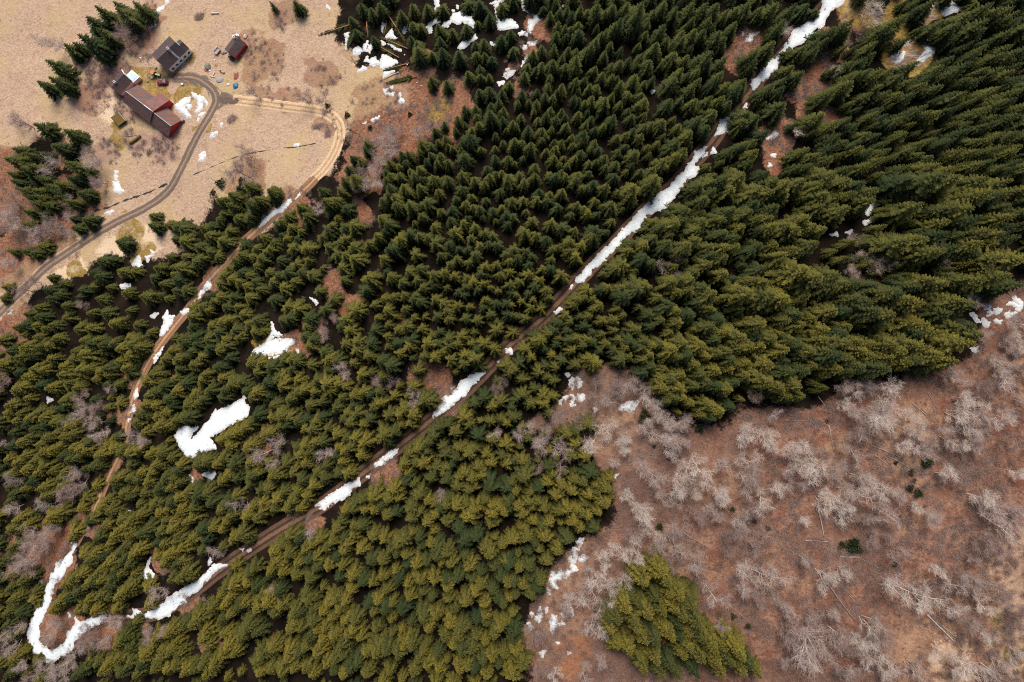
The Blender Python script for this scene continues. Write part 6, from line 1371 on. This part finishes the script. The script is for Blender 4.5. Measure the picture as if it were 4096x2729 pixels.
# low brush on the slope, clearings and wood edges: uncountable
def brush_mesh(seed, n=70, H=1.3):
    rg = random.Random(seed); m = MB()
    for k in range(n):
        a = rg.random() * 6.283; r = abs(rg.gauss(0, .5)); b = Vector((math.cos(a) * r, math.sin(a) * r, -.05))
        d = Vector((rg.gauss(0, .75), rg.gauss(0, .75), 1)).normalized(); l = H * rg.uniform(.4, 1.1)
        mid = b + d * l * .5; e = b + d * l + Vector((rg.gauss(0, .15), rg.gauss(0, .15), 0))
        u = Vector((-d.y, d.x, 0)).normalized() * .016
        m.add([b - u, mid - u * .8, e, mid + u * .8, b + u], [(0, 1, 3, 4), (1, 2, 3)])
        for q in range(3):
            b2 = b.lerp(e, rg.uniform(.3, .9)); e2 = b2 + (d * .6 + Vector((rg.gauss(0, .6), rg.gauss(0, .6), .1))) * l * .4
            m.add([b2 - u * .7, e2, b2 + u * .7], [(0, 1, 2)])
    return m
def in_px(poly, n, dens=None, seed=0, ext=(0, 4096, 0, 2729)):
    rg = np.random.default_rng(seed)
    p = np.array(poly, float)
    x0, x1 = max(p[:, 0].min(), ext[0] - 60), min(p[:, 0].max(), ext[1] + 60); y0, y1 = max(p[:, 1].min(), ext[2] - 60), min(p[:, 1].max(), ext[3] + 60)
    X = rg.uniform(x0, x1, n); Y = rg.uniform(y0, y1, n)
    k = poly_sd(X, Y, p) > 0
    return X[k], Y[k]
def brush(name, X, Y, mat, label, smin, smax, seed, H=1.3):
    x, y, z = at(X, Y)
    k = fbm(x / 9, y / 9, seed, 3) > .43
    x, y, z = x[k], y[k], z[k]
    rg = np.random.default_rng(seed)
    s = rg.uniform(smin, smax, len(x))
    src = []
    for v in range(3):
        o = bpy.data.objects.new('sprig', brush_mesh(seed * 10 + v, 70, H).mesh('sprig', mat))
        src.append(o)
    return scatter(name, src, np.stack([x, y, z], 1), rg.uniform(0, 6.28, len(x)), np.stack([s, s, s * rg.uniform(.6, 1.2, len(x))], 1), rg.integers(0, 3, len(x)), label)
X1, Y1 = in_px(HEATH, 5200, seed=5)
brush('heath_brush', X1, Y1, M_BRUSH, 'low pinkish grey brush covering the open slope', .6, 1.4, 61)
X1, Y1 = in_px(HEATH, 3600, seed=6)
brush('dark_brush', X1, Y1, M_TWIGD, 'low dark brown brush between the bare trees of the slope', .6, 1.5, 62)
bxs = []; bys = []
for (x_, y_, r_) in BRACKEN:
    n = int(r_ * r_ / 170); a = RNG.uniform(0, 6.28, n); q = r_ * np.sqrt(RNG.random(n)) * 1.1
    bxs += list(x_ + q * np.cos(a)); bys += list(y_ + q * np.sin(a))
for (x_, y_, r_) in LANE:
    n = int(r_ * r_ / 60); a = RNG.uniform(0, 6.28, n); q = r_ * np.sqrt(RNG.random(n)) * 1.1
    bxs += list(x_ + q * np.cos(a)); bys += list(y_ + q * np.sin(a))
brush('thicket_brush', np.array(bxs), np.array(bys), M_TWIGD, 'dull brown brush filling wood gaps and farm banks', .5, 1.3, 63)

# ------------------------------------------------------------------ green bushes
def bush_mesh(seed):
    rg = random.Random(seed); m = MB()
    for k in range(420):
        a = rg.random() * 6.283; e = math.acos(rg.uniform(0, 1)); r = rg.uniform(.45, 1.0) * (.85 + .25 * math.sin(a * 3 + seed))
        c = Vector((math.cos(a) * math.sin(e) * r, math.sin(a) * math.sin(e) * r, .15 + math.cos(e) * r * .95))
        d = Vector((c.x + rg.gauss(0, .3), c.y + rg.gauss(0, .3), c.z * .6 + .3)).normalized(); l = rg.uniform(.14, .3)
        u = d.cross(Vector((rg.gauss(0, 1), rg.gauss(0, 1), 1))).normalized() * l * .32
        m.add([c - d * l * .4, c + u, c + d * l, c - u], [(0, 1, 2, 3)])
    return m
BSH = [bush_mesh(s).mesh('juniper_foliage', M_JUN) for s in (1, 2, 3)]
m = MB(); m.tube([(0, 0, -.2), (0, 0, .6)], [.08, .05], 6); STEM = m.mesh('juniper_stem', M_BARK)
ux, uy, ur = BUT.T
vx, vy, vz = at(ux, uy, .5)
labs = worded(BUT[:, :2], ['dark green' if r > 12 else 'tiny dark green' for r in ur], 'juniper bush')
for i in range(len(ux)):
    t_ = thing('juniper_bush', labs[i], 'bush', (vx[i], vy[i], vz[i]), i * 1.3, 'dark juniper bushes on open ground')
    s_ = ur[i] / FPX * (CAMZ - vz[i]) * 1.05
    o = bpy.data.objects.new('foliage', BSH[i % 3]); o.parent = t_; o.scale = (s_, s_, s_ * 1.1); COL.objects.link(o)
    o = bpy.data.objects.new('stem', STEM); o.parent = t_; o.scale = (s_, s_, s_); COL.objects.link(o)

# ------------------------------------------------------------------ felled spruces, stumps, fallen trunks
def felled(butt, tip, label, bare, seed, wid=.55):
    a, b = gp(butt), gp(tip); L = (b - a).length
    root = thing('felled_spruce', label, 'felled tree', a + Vector((0, 0, .25)))
    rg = random.Random(seed)
    d = b - a; root.rotation_euler = d.to_track_quat('X', 'Z').to_euler()
    m = MB(); m.tube([(0, 0, .15), (L * .5, 0, .2), (L * .97, 0, .2)], [.2, .15, .03], 8); m.build('trunk', M_ORANGEBARK, root, True)
    m = MB(); m.tube([(-.03, 0, .15), (-.01, 0, .15)], .2, 8); m.build('cut_face', M_BARKW, root)
    m = MB()
    for k in range(int(L * 9)):
        f = rg.uniform(.12 if not bare else .2, .98); p = Vector((L * f, 0, .2))
        sg = rg.choice((-1, 1)); an = rg.uniform(.45, 1.0)
        ax = Vector((math.cos(an), sg * math.sin(an), 0)); ll = wid * (1.15 - f * .75) * rg.uniform(2.0, 3.6)
        if bare and rg.random() < .35: continue
        frond(m, p + Vector((0, 0, rg.uniform(-.1, .5 if not bare else .0))), ax, ll, rg.uniform(-.05, .35 if not bare else .1), .15, rg, 6, .6)
    if not bare:
        for k in range(int(L * 5)):
            f = rg.uniform(.1, .98); an = rg.uniform(-.5, .5)
            frond(m, Vector((L * f, 0, .45)), Vector((math.cos(an), math.sin(an), 0)), wid * (1.2 - f * .7) * 2.4, .3, .2, rg, 6, .7)
    m.build('crown', M_NEEDLE, root)
def c2(x, y): return (1360 + x * .4464, y * .4464)
FEL = [(c2(145, 208), c2(-190, 320), 'felled spruce with bare orange trunk nearest the meadow', True), (c2(440, 150), c2(590, 380), 'felled spruce lying from the pale stump toward the standing wood', True), (c2(612, 443), c2(360, 335), 'felled spruce with an orange butt over the streak of snow', True),
       (c2(532, 523), c2(320, 400), 'felled spruce just above the largest white snow patch', True), (c2(620, 570), c2(385, 635), 'slim felled spruce just below the largest white snow patch', True), (c2(690, 690), c2(425, 750), 'felled spruce still densely green, lowest of the felled trees', False),
       (c2(418, 200), c2(398, 320), 'short felled spruce between two snow strips', True), (c2(240, 200), c2(250, 350), 'dark felled spruce half hidden under the standing spruces', True), (c2(130, 250), c2(70, 440), 'felled spruce with dark limbs on the crumbled snow', False)]
for k, (a_, b_, lb, br) in enumerate(FEL): felled(a_, b_, lb, br, 700 + k)
SM = MB(); SM.tube([(0, 0, -.3), (0, 0, .35)], [.3, .26], 10); SMC = MB(); SMC.tube([(0, 0, .35), (0, 0, .37)], .24, 10)
sm1, sm2 = SM.mesh('stump', M_BARK), SMC.mesh('stump_face', M_BARKW)
for k, (x_, y_, lb) in enumerate([(150, 205, 'pale stump at the butt of the felled spruce nearest the meadow'), (450, 130, 'pale stump at the upper edge of the felling'), (580, 495, 'pale stump between the two orange butts'), (690, 745, 'pale stump left of its neighbour below the green felled spruce'), (728, 772, 'pale stump right of its neighbour below the green felled spruce'), (604, 582, 'pale stump beside the slim felled spruce')]):
    t_ = thing('tree_stump', lb, 'stump', gp(c2(x_, y_)), k, 'pale cut stumps of the felling')
    for nm, me in (('bark', sm1), ('cut_face', sm2)):
        o = bpy.data.objects.new(nm, me); o.parent = t_; COL.objects.link(o)
lg = []
for k, s in LOGS.items():
    ox, oy, sc_ = blk(k)
    for e in s.split(';'):
        if e:
            v = [float(q) for q in e.split(',')]; lg.append((v[0] * sc_ + ox, v[1] * sc_ + oy, v[2] * sc_ + ox, v[3] * sc_ + oy, v[4] / 100))
lg = np.array(lg)
lgl = worded((lg[:, :2] + lg[:, 2:4]) / 2, ['thick' if q[4] > .25 else ('thin' if q[4] < .17 else 'grey') for q in lg], 'fallen trunk')
for i, q in enumerate(lg):
    log('fallen_trunk', lgl[i], 'fallen tree', gp(q[:2]), gp(q[2:4]), q[4] * .62, q[4] * .3, M_DEADLIMB if i % 3 else M_GREYWOOD, 'fallen trunks on the slope', 1.2)
m0 = (c2(390, 715), c2(530, 650))
log('fallen_trunk', 'dead grey fallen spruce at the meadow edge below the felling', 'fallen tree', gp(m0[1]), gp(m0[0]), .25, .06, M_GREYWOOD)

# brush heaps on the meadow
def heap(label, p, rx, ry, n, seed):
    rg = random.Random(seed); m = MB()
    for k in range(n):
        a = rg.random() * 6.283; q = math.sqrt(rg.random()); b = Vector((math.cos(a) * q * rx, math.sin(a) * q * ry, rg.uniform(0, .6) * (1 - q * .7)))
        d = Vector((rg.gauss(0, 1), rg.gauss(0, 1), rg.gauss(.1, .25))).normalized() * rg.uniform(.4, 1.3)
        m.tube([b, b + d * .5 + Vector((0, 0, .06)), b + d], [.035, .028, .01], 3, False)
    o = m.build('brush_heap', M_TWIGD); o.location = p
    return tag(o, label, 'brush heap')
heap('round dark brush heap alone in the lower meadow', gp((930, 482)), 1.9, 2.2, 420, 1)
heap('dark brush heap beside the white birch trunk', gp((803, 68)), 2.4, 1.6, 420, 2)
heap('curved brown brush heap inside the grassy hairpin', gp((1275, 506)), 2.8, 1.0, 380, 3)
heap('brown brush heap at the tip of the grassy hairpin', gp((1312, 540)), 1.2, 2.4, 320, 4)

# ------------------------------------------------------------------ snow
SNL = {}
def sname(x, y, l): SNL[(x, y)] = l
for (x, y, l) in [(3100, 220, 'longest snow tongue on the track, running to the top edge'), (2560, 900, 'long ragged snow tongue on the middle of the track'), (1840, 1580, 'leaf-shaped snow patch on the track below the brown verge'), (1350, 1970, 'wedge of snow on the track with wheel marks'),
                  (730, 2380, 'snow tongue on the track before the hairpin'), (200, 2480, 'hooked snow band covering the track hairpin'), (820, 1720, 'large checkmark-shaped snow patch in a wood opening'), (1100, 1395, 'bird-shaped snow patch above the mossy ledge'), (1550, 265, 'white snow patch under the felled spruces'),
                  (1855, 80, 'wide snow patch between young spruces at the top'), (3780, 40, 'bright snowfield under the top right spruces'), (2250, 2300, 'crooked snow patch along the lower spruce edge')]: sname(x, y, l)
cen = np.array([p[1].mean(0) for p in PATCHES]); areas = np.array([p[0] for p in PATCHES])
NS = 64
lab_s = worded(cen[:NS], ['large melting' if a > 40 else 'small melting' for a in areas[:NS]], 'snow patch')
for (x, y), l in SNL.items():
    i = int(np.argmin(np.hypot(cen[:NS, 0] - x, cen[:NS, 1] - y) - np.sqrt(areas[:NS]) * 3)); lab_s[i] = l
for i in range(NS): add_snow(i, 'snow', lab_s[i])
vs = []; fs = []; es = []; o_ = 0
for i in range(NS, len(PATCHES)):
    A, q, w = PATCHES[i]
    V, shp, keep, sd = snow_verts(w, False, i)
    me, used = grid_mesh('tmp', V, shp[1], shp[0], keep, None)
    if me is None: continue
    f = np.empty(len(me.loops), np.int32); me.loops.foreach_get('vertex_index', f)
    vs.append(V[used]); fs.append(f.reshape(-1, 3) + o_); es.append(np.clip(sd[used], 0, 5)); o_ += len(used)
    bpy.data.meshes.remove(me)
me = bpy.data.meshes.new('snow'); me.from_pydata(np.concatenate(vs).tolist(), [], np.concatenate(fs).tolist()); me.materials.append(M_SNOW)
me.polygons.foreach_set('use_smooth', np.ones(len(me.polygons), bool)); setattr_f(me, 'edge', np.concatenate(es))
o = bpy.data.objects.new('snow', me); COL.objects.link(o); tag(o, 'scattered crumbs of melting snow along the edges of larger patches', kind='stuff')
print('spruces', NMARK, len(tx), 'bare', len(qx), 'snow', len(PATCHES))
